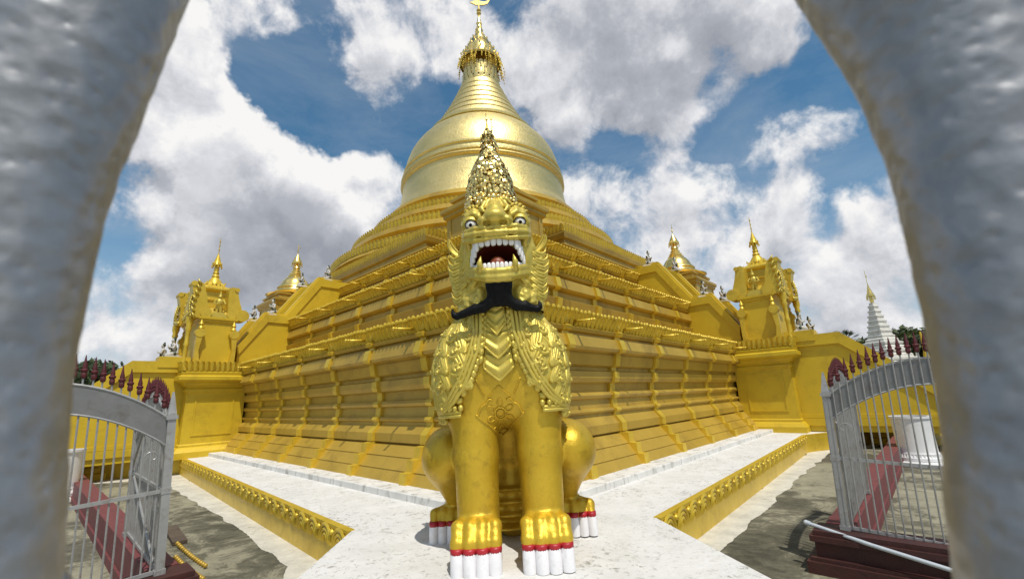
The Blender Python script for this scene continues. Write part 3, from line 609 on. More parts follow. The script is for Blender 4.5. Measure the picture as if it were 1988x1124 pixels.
# ------------------------------------------------------------------ corner stupas on the third terrace
def stupa(x, y, label, w=2.4, sc=1.0):
    r = empty('corner_stupa', (*W(x, y), 7.0), PROT, label=label, cat='stupa', group='small gilded stupas on the third terrace of the pagoda')
    h = w / 2; mb = MB(); mb.rects([(-.12, -.25), (-.12, .25), (-.2, .3), (-.2, 1.16), (-.14, 1.20), (-.09, 1.26), (-.09, 1.36), (-.02, 1.40), (0, 1.46), (0, 1.6), (-.34, 1.63), (-.38, 1.9), (-.28, 1.93), (-.28, 2.05), (-.5, 2.07)], h, h, -h, -h)
    for q in (-h + .2, h - .45):
        mb.box((q, -h + .165, .2), (q + .08, -h + .3, 1.17)); mb.box((-h + .165, q, .2), (-h + .3, q + .08, 1.17))
    mb.build('pedestal', M['wall_gold'], r)
    d = MB(); k = sc; 
    d.lathe([(1.0 * k, 1.05), (1.05 * k, 1.12), (.82 * k, 1.2), (.72 * k, 1.22), (.76 * k, 1.3), (.72 * k, 1.38), (.66 * k, 1.4), (.62 * k, 1.5), (.66 * k, 1.54), (.64 * k, 1.6), (.56 * k, 1.7), (.5 * k, 1.9), (.4 * k, 2.1), (.3 * k, 2.22), (.31 * k, 2.28), (.24 * k, 2.34), (.25 * k, 2.42), (.18 * k, 2.5), (.19 * k, 2.58), (.13 * k, 2.66), (.15 * k, 2.76), (.11 * k, 2.9), (.08, 3.1)], (0, 0, 0), 32)
    d.build('bell_dome', M['stupa_gold'], r, smooth=True, sharp=40, loc=(0, 0, .72 if w > 3.2 else .92)).scale = (1, 1, 1.3 if w > 3.2 else 1.1)
    u = MB(); u.lathe([(.2, 3.0), (.22, 3.05), (.17, 3.2), (.12, 3.35), (.06, 3.5), (.025, 3.6)], (0, 0, 0), 14)
    for i in range(12): a = 2 * pi * i / 12; u.tube([(.2 * cos(a), .2 * sin(a), 3.02), (.22 * cos(a), .22 * sin(a), 2.85)], .012, 4)
    u.tube([(0, 0, 3.55), (0, 0, 4.2)], [.02, .01], 5); u.ball((0, 0, 3.8), (.04, .04, .04), 6, 4); u.ball((0.05, 0, 4.0), (.06, .01, .03), 6, 4)
    u.build('spire_umbrella', M['stupa_gold'], r, smooth=True, sharp=40, loc=(0, 0, .72 if w > 3.2 else .92)).scale = (1.7, 1.7, 1.3) if w > 3.2 else (1.2, 1.2, 1.1)
    return r
stupa(6.05, 6.05, 'small gilded stupa on a square pedestal directly behind the lion statue\'s leafy crown', 3.0, 1.1)
stupa(6.4, 27.0, 'small gilded stupa behind the stair balustrade on the gold beaded rods\' side', 3.7, 1.75)
stupa(24.3, 6.25, 'small gilded stupa behind the stair balustrade on the white stupa\'s side', 3.7, 1.75)

# ------------------------------------------------------------------ gate towers at the foot of the stairs
def tower(side, label):
    s0, s1 = STR if side == 'R' else STL
    sm = (s0 + s1) / 2; x, y = W(sm, 0) if side == 'R' else W(0, sm)
    r = empty('gate_tower', (x, y, 0), PROT if side == 'R' else PROT - pi / 2, label=label, cat='tower', group='gilded gate towers at the foot of the pagoda stairs')
    U = 1.7
    mb = MB(); mb.rects([(.18, ZP - .02), (.18, .08), (.1, .2), (.04, .25), (.04, .32), (0, .36), (0, 2.16), (.05, 2.2), (.05, 2.29), (.0, 2.33), (.03, 2.38), (.12, 2.44), (.14, 2.5), (.31, 2.58), (.36, 2.62), (.36, 2.74), (.28, 2.79), (.3, 2.9), (.2, 2.95)], U, .6, -U, -1.3)
    mb.build('pedestal', M['yellow'], r)
    pn = MB()
    for sx in (-1, 1):
        for (a, b, c, d) in ((-1.02, -.96, .62, 2.0), (.2, .26, .62, 2.0), (-.96, .2, .62, .68), (-.96, .2, 1.94, 2.0)):
            pn.box((min(sx * U, sx * (U + .025)), a, c), (max(sx * U, sx * (U + .025)), b, d))
    for (a, b, c, d) in ((-1.2, -1.14, .62, 2.0), (1.14, 1.2, .62, 2.0), (-1.14, 1.14, .62, .68), (-1.14, 1.14, 1.94, 2.0)): pn.box((a, -1.325, c), (b, -1.3, d))
    pn.build('panel_moulding', M['yellow'], r)
    fr = MB(); o = .22; st = .175
    for t in np.arange(-1.3 - o, .6, st):
        for sx in (-1, 1): leaf(fr, (sx * (U + o), t), 0, 2.94, (0, 1), (sx, 0), .36, st, .045, .05)
    for t in np.arange(-U - o, U + o + .05, st): leaf(fr, (t, -1.3 - o), 0, 2.94, (1, 0), (0, -1), .36, st, .045, .05)
    fr.rects([(o - .02, 2.9), (o - .02, 3.2), (o - .12, 3.2), (o - .12, 2.9)], U, .6, -U, -1.3, cap=False)
    fr.build('lotus_leaf_frieze', M['trim_gold'], r)
    b = MB(); b.rects([(0.05, 2.9), (.05, 3.1), (0, 3.14), (0, 4.86), (.05, 4.9), (.05, 4.97), (.1, 5.0), (.1, 5.09), (.0, 5.1), (-.25, 5.5), (-.3, 5.52)], 1.4, .02, -1.4, -1.12); b.build('body', M['yellow'], r)
    # the two gables, seen end-on as curling slabs
    def arc(cx_, cz, R, a0, a1, n=8): return [(cx_ + R * cos(radians(a)), cz + R * sin(radians(a))) for a in np.linspace(a0, a1, n)]
    front = [(-.98, 5.03), (-.97, 5.45), (-1.02, 5.85), (-1.12, 6.2), (-1.2, 6.40), (-1.30, 6.46), (-1.5, 6.46), (-1.57, 6.38), (-1.52, 6.1), (-1.44, 5.75), (-1.42, 5.4), (-1.46, 5.03)]
    back = [(.28, 5.03), (.24, 5.45), (.12, 5.8), (.04, 6.1), (.03, 6.30), (-.04, 6.38), (-.22, 6.40), (-.30, 6.32), (-.30, 5.9), (-.28, 5.5), (-.26, 5.03)]
    def gable_mesh(pr, low, hi_, ctr, yb_):
        g_ = MB()
        for sx in (-1, 1):
            a_, b_ = sorted((sx * .95, sx * 1.45)); g_.extr(pr, 'x', a_, b_); a_, b_ = sorted((sx * .93, sx * 1.49)); g_.extr(low, 'x', a_, b_); g_.extr(hi_, 'x', a_, b_)
        # leaf-shaped pediment between the two arms
        out_ = [(-.96, 5.04), (.96, 5.04), (.96, 5.35), (.7, 5.5), (.62, 5.8), (.35, 5.95), (.22, 6.3), (0, 6.62), (-.22, 6.3), (-.35, 5.95), (-.62, 5.8), (-.7, 5.5), (-.96, 5.35)]
        g_.extr(out_[::-1], 'y', ctr - .06, ctr + .06)
        for (ox, oz) in out_[2:]:
            for q_ in (-1, 1): g_.ball((ox, ctr + q_ * .04, oz), (.075, .06, .085), 7, 5)
        for k_ in range(9): g_.ball((-.6 + .15 * k_, ctr + yb_ * .07, 5.2 + .25 * (1 - abs(k_ - 4) / 4)), (.06, .05, .07), 7, 5)
        return g_
    gable_mesh(front, arc(-1.0, 5.24, .2, 0, 350, 20), arc(-1.5, 6.36, .1, 0, 350, 16), -1.3, -1).build('gable', M['trim_gold'], r, smooth=True, sharp=30)
    gable_mesh(back, arc(.27, 5.24, .24, 0, 350, 20), arc(-.02, 6.3, .09, 0, 350, 16), -.02, 1).build('gable', M['trim_gold'], r, smooth=True, sharp=30)
    for sx in (-1, 1):
        fo = MB()
        for k in range(13):
            t = k / 12; z = 5.0 + t * 1.35; yv = -1.47 - .06 * sin(t * 5); u = sx * (1.40 - .28 * t ** 1.4)
            fo.ball((u, yv, z), (.045, .04, .06), 7, 5); fo.tube([(u, yv, z), (u + sx * .05, yv - .02, z + .09), (u + sx * .04, yv - .02, z + .17)], [.045, .03, .006], 6); fo.tube([(u - sx * .14, yv + .02, z), (u - sx * .2, yv, z + .1)], [.05, .01], 6)
            if k % 2 == 0: fo.tube([(sx * 1.44, yv + .12, z), (sx * 1.5, yv + .06, z + .1), (sx * 1.47, yv, z + .22)], [.06, .045, .01], 6)
        for k in range(7): fo.ball((sx * (.55 + .13 * k), -1.52, 5.05 + k * .02), (.09, .05, .09), 7, 5)
        fo.build('flame_ornament', M['lion_relief'], r, smooth=True)
    # scroll brackets and corner columns
    for sx in (-1, 1):
        for yb, dr in ((.0, 1), (-1.10, -1)):
            c = MB(); lo, hi = sorted((sx * 1.60, sx * 1.36)); yc = yb + dr * .0
            c.extr(arc(yc, 3.2, .2, 0, 350, 18), 'x', lo - .02, hi + .02); c.extr(arc(yc + dr * .02, 4.42, .17, 0, 350, 18), 'x', lo - .02, hi + .02)
            c.extr(arc(yc, 3.2, .09, 0, 350, 12), 'x', lo - .05, hi + .05)
            c.extr([(yc - .10 + dr * .02, 3.2), (yc + .10 + dr * .02, 3.2), (yc + .06 + dr * .07, 3.75), (yc + .11 + dr * .02, 4.42), (yc - .11 + dr * .02, 4.42), (yc - .06 + dr * .07, 3.75)], 'x', lo, hi)
            c.box((lo, yc - .16, 2.95), (hi, yc + .16, 3.03)); c.lathe([(.07, 4.55), (.1, 4.62), (.06, 4.7), (.085, 4.78), (.05, 4.86), (.01, 4.98)], (sx * 1.48, yc, 0), 10); c.build('scroll_bracket', M['trim_gold'], r, smooth=True, sharp=35)
        co = MB(); co.lathe([(.13, 2.96), (.13, 3.08), (.08, 3.14), (.1, 3.22), (.075, 3.3), (.07, 3.9), (.1, 3.98), (.07, 4.06), (.075, 4.5), (.11, 4.62), (.085, 4.7), (.13, 4.86), (.13, 5.05)], (sx * 1.25, -1.45, 0), 12); co.build('column', M['trim_gold'], r, smooth=True, sharp=40)
    # niche figure on each end of the roof
    for sx in (-1, 1):
        f = MB(); bx = lambda w, d, z0, z1: f.box((sx * 1.25 - w, -.55 - d, z0), (sx * 1.25 + w, -.55 + d, z1))
        bx(.2, .34, 5.08, 5.16); bx(.16, .27, 5.16, 5.24); bx(.12, .2, 5.24, 5.32)
        f.tube([(sx * 1.27, -.62, 5.32), (sx * 1.27, -.6, 5.6)], [.05, .07], 7); f.tube([(sx * 1.27, -.48, 5.32), (sx * 1.27, -.5, 5.6)], [.05, .07], 7)
        f.ball((sx * 1.27, -.55, 5.74), (.09, .13, .17), 9, 7); f.ball((sx * 1.28, -.55, 5.97), (.07, .075, .09), 9, 6); f.tube([(sx * 1.28, -.55, 6.02), (sx * 1.28, -.55, 6.22)], [.06, .008], 6)
        for q in (-1, 1): f.tube([(sx * 1.27, -.55 + q * .12, 5.84), (sx * 1.33, -.55 + q * .2, 5.68), (sx * 1.38, -.55 + q * .08, 5.64)], [.045, .038, .03], 6)
        for q in (-1, 1): f.tube([(sx * 1.25, -.55 + q * .3, 5.16), (sx * 1.25, -.55 + q * .31, 5.5)], [.05, .02], 6)
        f.build('niche_figure', M['lion_relief'], r, smooth=True, sharp=45)
    sp = MB(); sp.rects([(0, 5.45), (0, 5.95), (.05, 5.98), (.05, 6.04), (0, 6.07), (0, 6.34), (.08, 6.38), (.13, 6.44), (.13, 6.5), (.06, 6.54), (-.08, 6.66), (-.16, 6.8)], .40, -.15, -.40, -.95)
    sp.lathe([(.30, 6.74), (.26, 6.86), (.19, 6.98), (.13, 7.06), (.15, 7.12), (.10, 7.2), (.12, 7.27), (.085, 7.36), (.10, 7.42), (.075, 7.55)], (0, -.55, 0), 16)
    for i in range(16):
        for R_, zz in ((.46, 6.5), (.33, 6.72)): a = 2 * pi * i / 16; q = R_ / max(abs(cos(a)), abs(sin(a))) * .98; sp.tube([(q * cos(a), -.55 + q * sin(a), zz), (q * cos(a) * 1.03, -.55 + q * sin(a) * 1.03, zz + .12)], [.035, .006], 5)
    sp.build('roof_turret', M['trim_gold'], r, smooth=True, sharp=35)
    u = MB(); u.lathe([(.17, 7.6), (.185, 7.65), (.13, 7.76), (.11, 7.86), (.06, 8.02), (.025, 8.15)], (0, -.55, 0), 12); u.tube([(0, -.55, 7.5), (0, -.55, 7.65)], .07, 8)
    for i in range(10):
        a = 2 * pi * i / 10; u.tube([(.175 * cos(a), -.55 + .175 * sin(a), 7.62), (.2 * cos(a), -.55 + .2 * sin(a), 7.5)], [.014, .02], 5); u.ball((.16 * cos(a), -.55 + .16 * sin(a), 7.7), (.03, .03, .05), 5, 4)
    u.tube([(0, -.55, 8.1), (0, -.55, 8.9)], [.02, .01], 5)
    for zz in (8.35, 8.55, 8.72): u.ball((.02, -.55, zz), (.05, .03, .045), 6, 4)
    u.build('spire_umbrella', M['trim_gold'], r, smooth=True, sharp=40)
    return r
tower('L', 'ornate gilded gate tower with curling gables, on the gold beaded rods\' side')
tower('R', 'ornate gilded gate tower with curling gables, on the white stupa\'s side')

# ------------------------------------------------------------------ kneeling statues on the balustrades
def statue_proto():
    r = empty('kneeling_statue', (0, 0, 0))
    v = Vol((-.28, -.34, -.02), (.28, .28, .72), .018)
    v.ell((0, .02, .3), (.105, .085, .17), .03); v.ell((0, -.0, .43), (.12, .07, .06), .03); v.cone((0, -.01, .45), (0, -.02, .53), .042, .04, .02); v.ell((0, -.03, .585), (.062, .07, .08), .015)
    for q in (-1, 1):
        v.cone((q * .13, 0, .43), (q * .17, -.06, .31), .038, .032, .02); v.cone((q * .17, -.06, .31), (q * .02, -.17, .36), .03, .024, .02); v.cone((q * .015, -.17, .34), (q * .012, -.19, .43), .022, .012, .01)
    v.build('body', M['statue_skin'], r)
    w = Vol((-.32, -.4, -.04), (.32, .34, .5), .02)
    for q in (-1, 1):
        w.cone((q * .07, .08, .15), (q * .11, -.16, .09), .08, .06, .03); w.cone((q * .11, -.16, .06), (q * .08, .17, .05), .05, .045, .03)
    w.ell((0, .04, .15), (.12, .12, .10), .04); w.build('robe', M['statue_skin'], r)
    sa = Vol((-.25, -.2, .05), (.25, .25, .6), .018); sa.chain([(.10, -.07, .22), (.0, -.075, .33), (-.10, -.03, .45), (-.08, .07, .42), (.02, .10, .30), (.11, .05, .2)], .035, .02); sa.cone((.13, .02, .12), (-.13, .02, .12), .06, .06, .02); sa.build('sash', M['statue_dark'], r)
    h = MB(); h.ball((0, -.005, .615), (.068, .07, .07), 10, 7); h.ball((0, .01, .69), (.035, .035, .045), 8, 6); h.build('hair', M['statue_dark'], r, smooth=True)
    b = MB(); b.extr([(-.2, -.26), (.2, -.26), (.2, .26), (-.2, .26)], 'z', -.02, .035); b.build('plinth_slab', M['white_stone'], r)
    return r
st0 = statue_proto(); first = [True]
def statue(side, o, z, which, rz, label, sc=1.0):
    s0, s1 = STR if side == 'R' else STL
    s = s0 + .73 + which if which == 0 else s1 - .73
    x, y = W(s, -o) if side == 'R' else W(-o, s)
    c = st0 if first[0] else copy_tree(st0); first[0] = False
    c.location = (x, y, z); c.rotation_euler = (0, 0, (PROT if side == 'R' else PROT - pi / 2) + rz); c.scale = (sc * .95, sc * .95, sc * 1.1)
    tag(c, label, 'statue', 'small kneeling statues along the stair balustrades')
for sd, nmn in (('L', 'the gold beaded rods'), ('R', 'the white stupa')):
    statue(sd, -1.55, 5.49, 0, .3, f'kneeling statue low on the upper stairs, inner balustrade, towards {nmn}', .98)
    statue(sd, -1.35, 5.49, 1, -.3, f'kneeling statue low on the upper stairs, outer balustrade, towards {nmn}', .98)
    statue(sd, -3.9, 7.5, 0, .2, f'kneeling statue high on the upper stairs, inner balustrade, towards {nmn}', 1.0)
    statue(sd, -3.4, 7.5, 1, -.2, f'kneeling statue high on the upper stairs, outer balustrade, towards {nmn}', .95)
    statue(sd, 1.78, 3.5, 0, .2, f'kneeling statue just outside the gate tower, inner balustrade, towards {nmn}', 1.0)
    statue(sd, 1.8, 3.5, 1, -.2, f'kneeling statue just outside the gate tower, outer balustrade, towards {nmn}', 1.0)

# ------------------------------------------------------------------ iron fences and their plinths
def side_pt(side, s, o):
    return W(s, -o) if side == 'R' else W(-o, s)
def fence(side, start, direction, L, label, cat='fence', zb=-.2, seed=0, posts=(True, True), gate=False):
    (s, o) = start; p0 = np.array(side_pt(side, s, o)); p1 = np.array(side_pt(side, s + (direction == 's'), o + (direction == 'o'))); d = p1 - p0
    r = empty('iron_fence_panel', (p0[0], p0[1], 0), atan2(d[1], d[0]), label=label, cat=cat, group='grey iron fence panels with maroon spearheads')
    zt = lambda x: 1.34 + (.30 if gate else .47) * max(0, sin(pi * min(max(x / L, 0), 1))) ** .85
    xs = np.linspace(0, L, 25)
    if side == 'L': r.scale[2] = 1.045
    if direction == 'o': r.rotation_euler[1] = radians(3.2)
    else: r.rotation_euler[0] = radians(3.2 if side == 'R' else -3.2)
    tr = MB(); tr.tube([(x, 0, zt(x)) for x in xs], .016, 6); tr.build('top_rail', M['fence_white'], r)
    lr = MB(); lr.tube([(x, 0, zt(x) - .29) for x in xs], .012, 6); lr.build('arch_rail', M['fence_white'], r)
    bd = MB(); vs = []
    for x in xs: vs += [(x, -.004, zt(x) - .29), (x, .004, zt(x) - .29), (x, .004, zt(x) - .005), (x, -.004, zt(x) - .005)]
    n = len(xs); bd.add(vs, [(i * 4 + k, i * 4 + (k + 1) % 4, i * 4 + 4 + (k + 1) % 4, i * 4 + 4 + k) for i in range(n - 1) for k in range(4)]); bd.build('arch_band', M['fence_band_shaded'], r)
    for zz, nm in ((.62, 'middle_rail'), (zb + .035, 'bottom_rail')):
        mr = MB(); mr.box((0, -.012, zz - .018), (L, .012, zz + .018)); mr.build(nm, M['fence_white'], r)
    k = int(L / (.115 if gate else .077))
    for i in range(1, k):
        x = L * i / k + rng.uniform(-.003, .003); top = zt(x) + .1
        b = MB(); b.tube([(x, -.013, zb + .04), (x, -.013, top)], .0095, 6); bo_ = b.build('bar', M['fence_white'], r)
        sh_ = MB(); lx = rng.uniform(-.006, .006)
        sh_.lathe([(q_ * (.8 if gate else 1), z_ * (.8 if gate else 1)) for q_, z_ in [(.012, 0), (.024, .012), (.026, .05), (.020, .06), (.032, .075), (.032, .09), (.020, .10), (.022, .12), (.014, .16), (.003, .24)]], (x + lx, -.013, top - .03), 7, close=False)
        sh_.build('spearhead', M['maroon'], bo_, smooth=True, sharp=40)
    for x, on in ((0, posts[0]), (L, posts[1])):
        if not on: continue
        p = MB(); p.box((x - .04, -.04, zb), (x + .04, .04, 1.42)); p.add([(x - .04, -.04, 1.42), (x + .04, -.04, 1.42), (x + .04, .04, 1.42), (x - .04, .04, 1.42), (x - .01, 0, 1.66), (x + .01, 0, 1.66)], [(0, 1, 5, 4), (1, 2, 5), (2, 3, 4, 5), (3, 0, 4)])
        p.box((x - .055, -.055, 1.36), (x + .055, .055, 1.40)); p.box((x - .05, -.05, zb), (x + .05, .05, zb + .05)); p.box((x - .046, -.046, .59), (x + .046, .046, .65))
        for q in (-.025, .025): p.tube([(x + q, -.043, zb + .06), (x + q, -.043, 1.35)], .006, 5)
        p.build('post', M['fence_white'], r)
    if gate:
        br = MB(); br.tube([(.06, .02, zb + .1), (L - .3, .02, .6)], .014, 6); br.tube([(L - .06, .02, .7), (L - .9, .02, 1.3)], .014, 6); br.build('diagonal_brace', M['fence_white'], r)
    # curled scroll of flat iron under the end of the band
    sc = MB(); th = np.linspace(0, 4.6, 24); sc.tube([(.14 + .075 * (1 - t / 6.5) * cos(t), -.02, .98 + .075 * (1 - t / 6.5) * sin(t)) for t in th], .007, 5); sc.build('scroll', M['fence_white'], r)
    return r
fence('R', (1.98, 3.76), 'o', 2.1, 'grey iron fence panel directly above the pale blue pipe')
fence('L', (1.71, 3.74), 'o', 2.1, 'grey iron fence panel on the gold beaded rods\' side, next to the thick silver bar')
fence('R', (2.04, 3.78), 's', 2.3, 'grey iron gate leaf running back from the corner post above the pale blue pipe', posts=(False, True), gate=True)
fence('L', (1.77, 3.76), 's', 2.3, 'grey iron gate leaf running back over the rusty red beam', posts=(False, True), gate=True)

def box_along(mb, p0, p1, w0, w1, z0, z1):
    p0 = np.array(p0); p1 = np.array(p1); d = (p1 - p0) / np.linalg.norm(p1 - p0); n = np.array((-d[1], d[0]))
    q = [p0 + n * w0, p1 + n * w0, p1 + n * w1, p0 + n * w1]
    if w1 < w0: q = q[::-1]
    mb.add([(a[0], a[1], z) for z in (z0, z1) for a in q], [(0, 3, 2, 1), (4, 5, 6, 7), (0, 1, 5, 4), (1, 2, 6, 5), (2, 3, 7, 6), (3, 0, 4, 7)])
for side, s, lab in (('R', 1.98, 'dark maroon stepped plinth under the front fence panel, behind the pale blue pipe'), ('L', 1.71, 'dark maroon stepped plinth under the front fence panel, beside the gold beaded rods')):
    mb = MB(); a, b = side_pt(side, s, 3.44), side_pt(side, s, 6.1)
    for w, z0, z1 in ((.30, ZG - .02, ZG + .13), (.26, ZG + .13, ZG + .17), (.2, ZG + .17, ZG + .34), (.24, ZG + .34, ZG + .40), (.2, ZG + .40, ZG + .455)):
        ee = (np.array(b) - a) / np.linalg.norm(np.array(b) - a); box_along(mb, np.array(a) - ee * (w - .2), b, -w, w, z0, z1)
    tag(mb.build('fence_plinth', M['maroon_dull']), lab, 'plinth', 'dark maroon plinths under the front fence panels')
    mb = MB(); a, b = side_pt(side, s + .26, 3.66), side_pt(side, s + 15.5, 3.9); box_along(mb, a, b, -.15, .15, ZG - .02, ZG + .45); box_along(mb, a, b, -.18, .18, ZG - .02, ZG + .12)
    tag(mb.build('kerb_beam', M['kerb_red']), 'worn red painted beam on the ground running back behind the ' + ('fence above the pale blue pipe' if side == 'R' else 'fence beside the gold beaded rods'), 'beam')
pp = MB(); pts = [(*side_pt('R', 1.92, 3.36), -.165), (*side_pt('R', 1.72, 4.0), -.26), (*side_pt('R', 1.66, 5.0), -.44)]
pp.tube(pts, .022, 10); pp.ball(pts[0], (.032, .032, .032), 8, 6); a = (np.array(pts[0]) * .28 + np.array(pts[2]) * .72); pp.tube([pts[0], np.array(pts[0]) * .93 + np.array(pts[1]) * .07], .03, 10)
tag(pp.build('water_pipe', M['pipe'], smooth=True, sharp=50), 'pale blue grey pipe slanting down in front of the maroon plinth', 'pipe')
for k, (a, b, lab) in enumerate((((-5.7, 7.82, -.60), (-4.5, 6.78, -.62), 'gold beaded rod lying beside the maroon plinth, the one nearer the terrace'), ((-5.1, 7.0, -.56), (-4.2, 6.3, -.62), 'gold beaded rod lying beside the maroon plinth, the one nearer the fence post foot'))):
    m_ = MB(); a = np.array(a); b = np.array(b); m_.tube([a, (a + b) / 2 + (0, 0, -.02), b], .010, 8)
    for t in np.linspace(0, 1, 16): c = a * (1 - t) + b * t + np.array((0, 0, -.04 * 2 * t * (1 - t))); m_.ball(c, (.031, .031, .031), 8, 6)
    tag(m_.build('beaded_rod', M['wall_gold'], smooth=True), lab, 'rod', 'gold beaded rods beside the plinth')
m_ = MB(); box_along(m_, (-6.7, 8.95), (-5.75, 7.95), -.1, .1, ZG + .004, ZG + .06); tag(m_.build('wooden_board', M['bark']), 'dark wooden board lying on the stained concrete by the fence post', 'board')

# ------------------------------------------------------------------ the hammered silver bars close to the camera
def grille():
    r = empty('gate_grille', (0, .17, 0), label='thick blurred silver iron gate bars close up, framing the view', cat='gate')
    lp = [(-0.2062, 0.17, 1.6993), (-0.2106, 0.17, 1.6746), (-0.2164, 0.17, 1.64), (-0.2212, 0.17, 1.6159), (-0.2229, 0.17, 1.593), (-0.2234, 0.17, 1.5645), (-0.2238, 0.17, 1.5445), (-0.2236, 0.17, 1.5255), (-0.2211, 0.17, 1.5016), (-0.2174, 0.17, 1.4792), (-0.2126, 0.17, 1.4583), (-0.2092, 0.17, 1.4444)]; rp = [(0.1983, 0.17, 1.683), (0.2085, 0.17, 1.6507), (0.2136, 0.17, 1.6103), (0.2133, 0.17, 1.5799), (0.2109, 0.17, 1.5496), (0.2102, 0.17, 1.5279), (0.2091, 0.17, 1.5074), (0.2074, 0.17, 1.4881), (0.204, 0.17, 1.47), (0.1989, 0.17, 1.4512), (0.193, 0.17, 1.4329)]
    for pts in (lp, rp):
        p = np.array(pts)
        top = p[0] + (p[0] - p[1]) * 2.2; top[0] -= .0; bt = p[-1] + np.array((0, 0, -.5)); p = np.vstack([top, p, bt]); p[:, 1] -= .17
        # resample smoothly
        L = np.r_[0, np.cumsum(np.linalg.norm(np.diff(p, axis=0), axis=1))]; t = np.linspace(0, L[-1], 260); q = np.stack([np.interp(t, L, p[:, i]) for i in range(3)], 1)
        for _ in range(60): q[1:-1] = q[1:-1] * .5 + (q[2:] + q[:-2]) * .25
        seg = 72; mb = MB(); mb.tube(q, .034, seg); v = mb.v[0]
        n = len(q); c = np.repeat(q, seg, 0); rad = v[:n * seg] - c
        h = np.zeros(n * seg)
        from mathutils import noise as mn
        for i, pt in enumerate(v[:n * seg]):
            P_ = Vector(pt); h[i] = mn.noise(P_ * 75) * .0007 + mn.noise(P_ * 160 + Vector((3, 1, 7))) * .0004 + mn.noise(P_ * 28) * .0005
        v[:n * seg] += rad / .034 * h[:, None]
        mb.build('bar', M['silver'], r, smooth=True)
    s = MB(); s.tube([(-.235, .03, 1.468), (-.2, .03, 1.432), (-.178, .03, 1.412), (-.15, .03, 1.385), (-.12, .03, 1.35), (-.1, .03, 1.25), (-.1, .03, .9)], .008, 16); s.build('scroll', M['silver'], r, smooth=True)
    b = MB(); b.tube([(.30, .05, 1.95), (.262, .05, 1.80), (.25, .05, 1.75)], .012, 12)
    return r
grille()

# ------------------------------------------------------------------ pots, pedestals and buildings beyond the fences
def pot(x, y, label, sc=1.0):
    r = empty('planter_pot', (x, y, ZG), label=label, cat='planter', group='round white planter pots')
    m_ = MB(); m_.lathe([(.36, .1), (.5, .12), (.5, .2), (.44, .26), (.45, .3), (.43, .34), (.425, .36), (.43, 1.2), (.46, 1.22), (.46, 1.28), (.40, 1.28), (.39, 1.1), (.05, 1.1)], (0, 0, 0), 40, close=False)
    for i in range(40): a = 2 * pi * i / 40; m_.tube([(.455 * cos(a), .455 * sin(a), .28), (.47 * cos(a), .47 * sin(a), .22)], .02, 5)
    m_.build('barrel', M['pot_white'], r, smooth=True, sharp=35)
    s = MB(); s.lathe([(.05, 1.1), (.385, 1.09)], (0, 0, .012), 24, close=False); s.build('soil', M['soil'], r)
    s = MB(); s.lathe([(.8, 0), (.82, .03), (.8, .1), (.3, .12)], (0, 0, 0), 40, close=False); s.build('saucer', M['pot_white'], r, smooth=True, sharp=35)
    r.scale = (sc,) * 3
pot(10.75, 12.35, 'round white planter pot on a saucer, seen through the fence above the pale blue pipe', .97)
pot(-12.35, 12.2, 'round white planter pot seen through the fence near the rusty red beam', 1.0)

def plinth_block(x, y, w, h, rz, label, top=None):
    r = empty('yellow_pedestal', (x, y, ZG), rz, label=label, cat='pedestal')
    m_ = MB(); m_.rects([(.3, 0), (.3, .2), (.22, .25), (.22, .4), (.12, .5), (.12, .62), (.2, .7), (.12, .78), (0, .85), (0, h - .35), (.08, h - .3), (.08, h - .22), (.16, h - .15), (.16, h), (0, h + .02)], w, w, -w, -w); m_.build('block', M['yellow'], r)
    if top:
        m_ = MB(); m_.lathe([(w * .8, h), (w * .85, h + .15), (w * .6, h + .3), (w * .55, h + .8), (w * .3, h + 1.3), (w * .12, h + 1.8), (.03, h + 2.6)], (0, 0, 0), 20); m_.build('finial', M['trim_gold'], r, smooth=True, sharp=40)
plinth_block(14.1, 16.7, .75, 2.35, .6, 'yellow moulded pedestal behind the white pot, on the pale blue pipe side')
plinth_block(17.4, 18.4, .5, 1.6, .6, 'yellow pedestal with a pointed gilded finial beyond the fence spearheads', top=True)
plinth_block(-15.6, 16.1, .85, 2.4, .75, 'yellow moulded pedestal beyond the fence beside the rusty red beam')
def wall_far(a, b, label):
    m_ = MB(); box_along(m_, a, b, -.2, .2, ZG - .02, ZG + 1.15); o = m_.build('boundary_wall', M['yellow']); tag(o, label, 'wall')
    c = MB(); box_along(c, a, b, -.26, .26, ZG + 1.15, ZG + 1.32); box_along(c, a, b, -.23, .23, ZG + .3, ZG + .6); c.build('coping', M['pot_white'], o)
wall_far((17, 24), (27, 15.5), 'low yellow wall with white bands beyond the pedestals on the white spire side')
wall_far((-17, 21.5), (-27, 14.5), 'low yellow wall with white bands far behind the fence on the rusty red beam side')

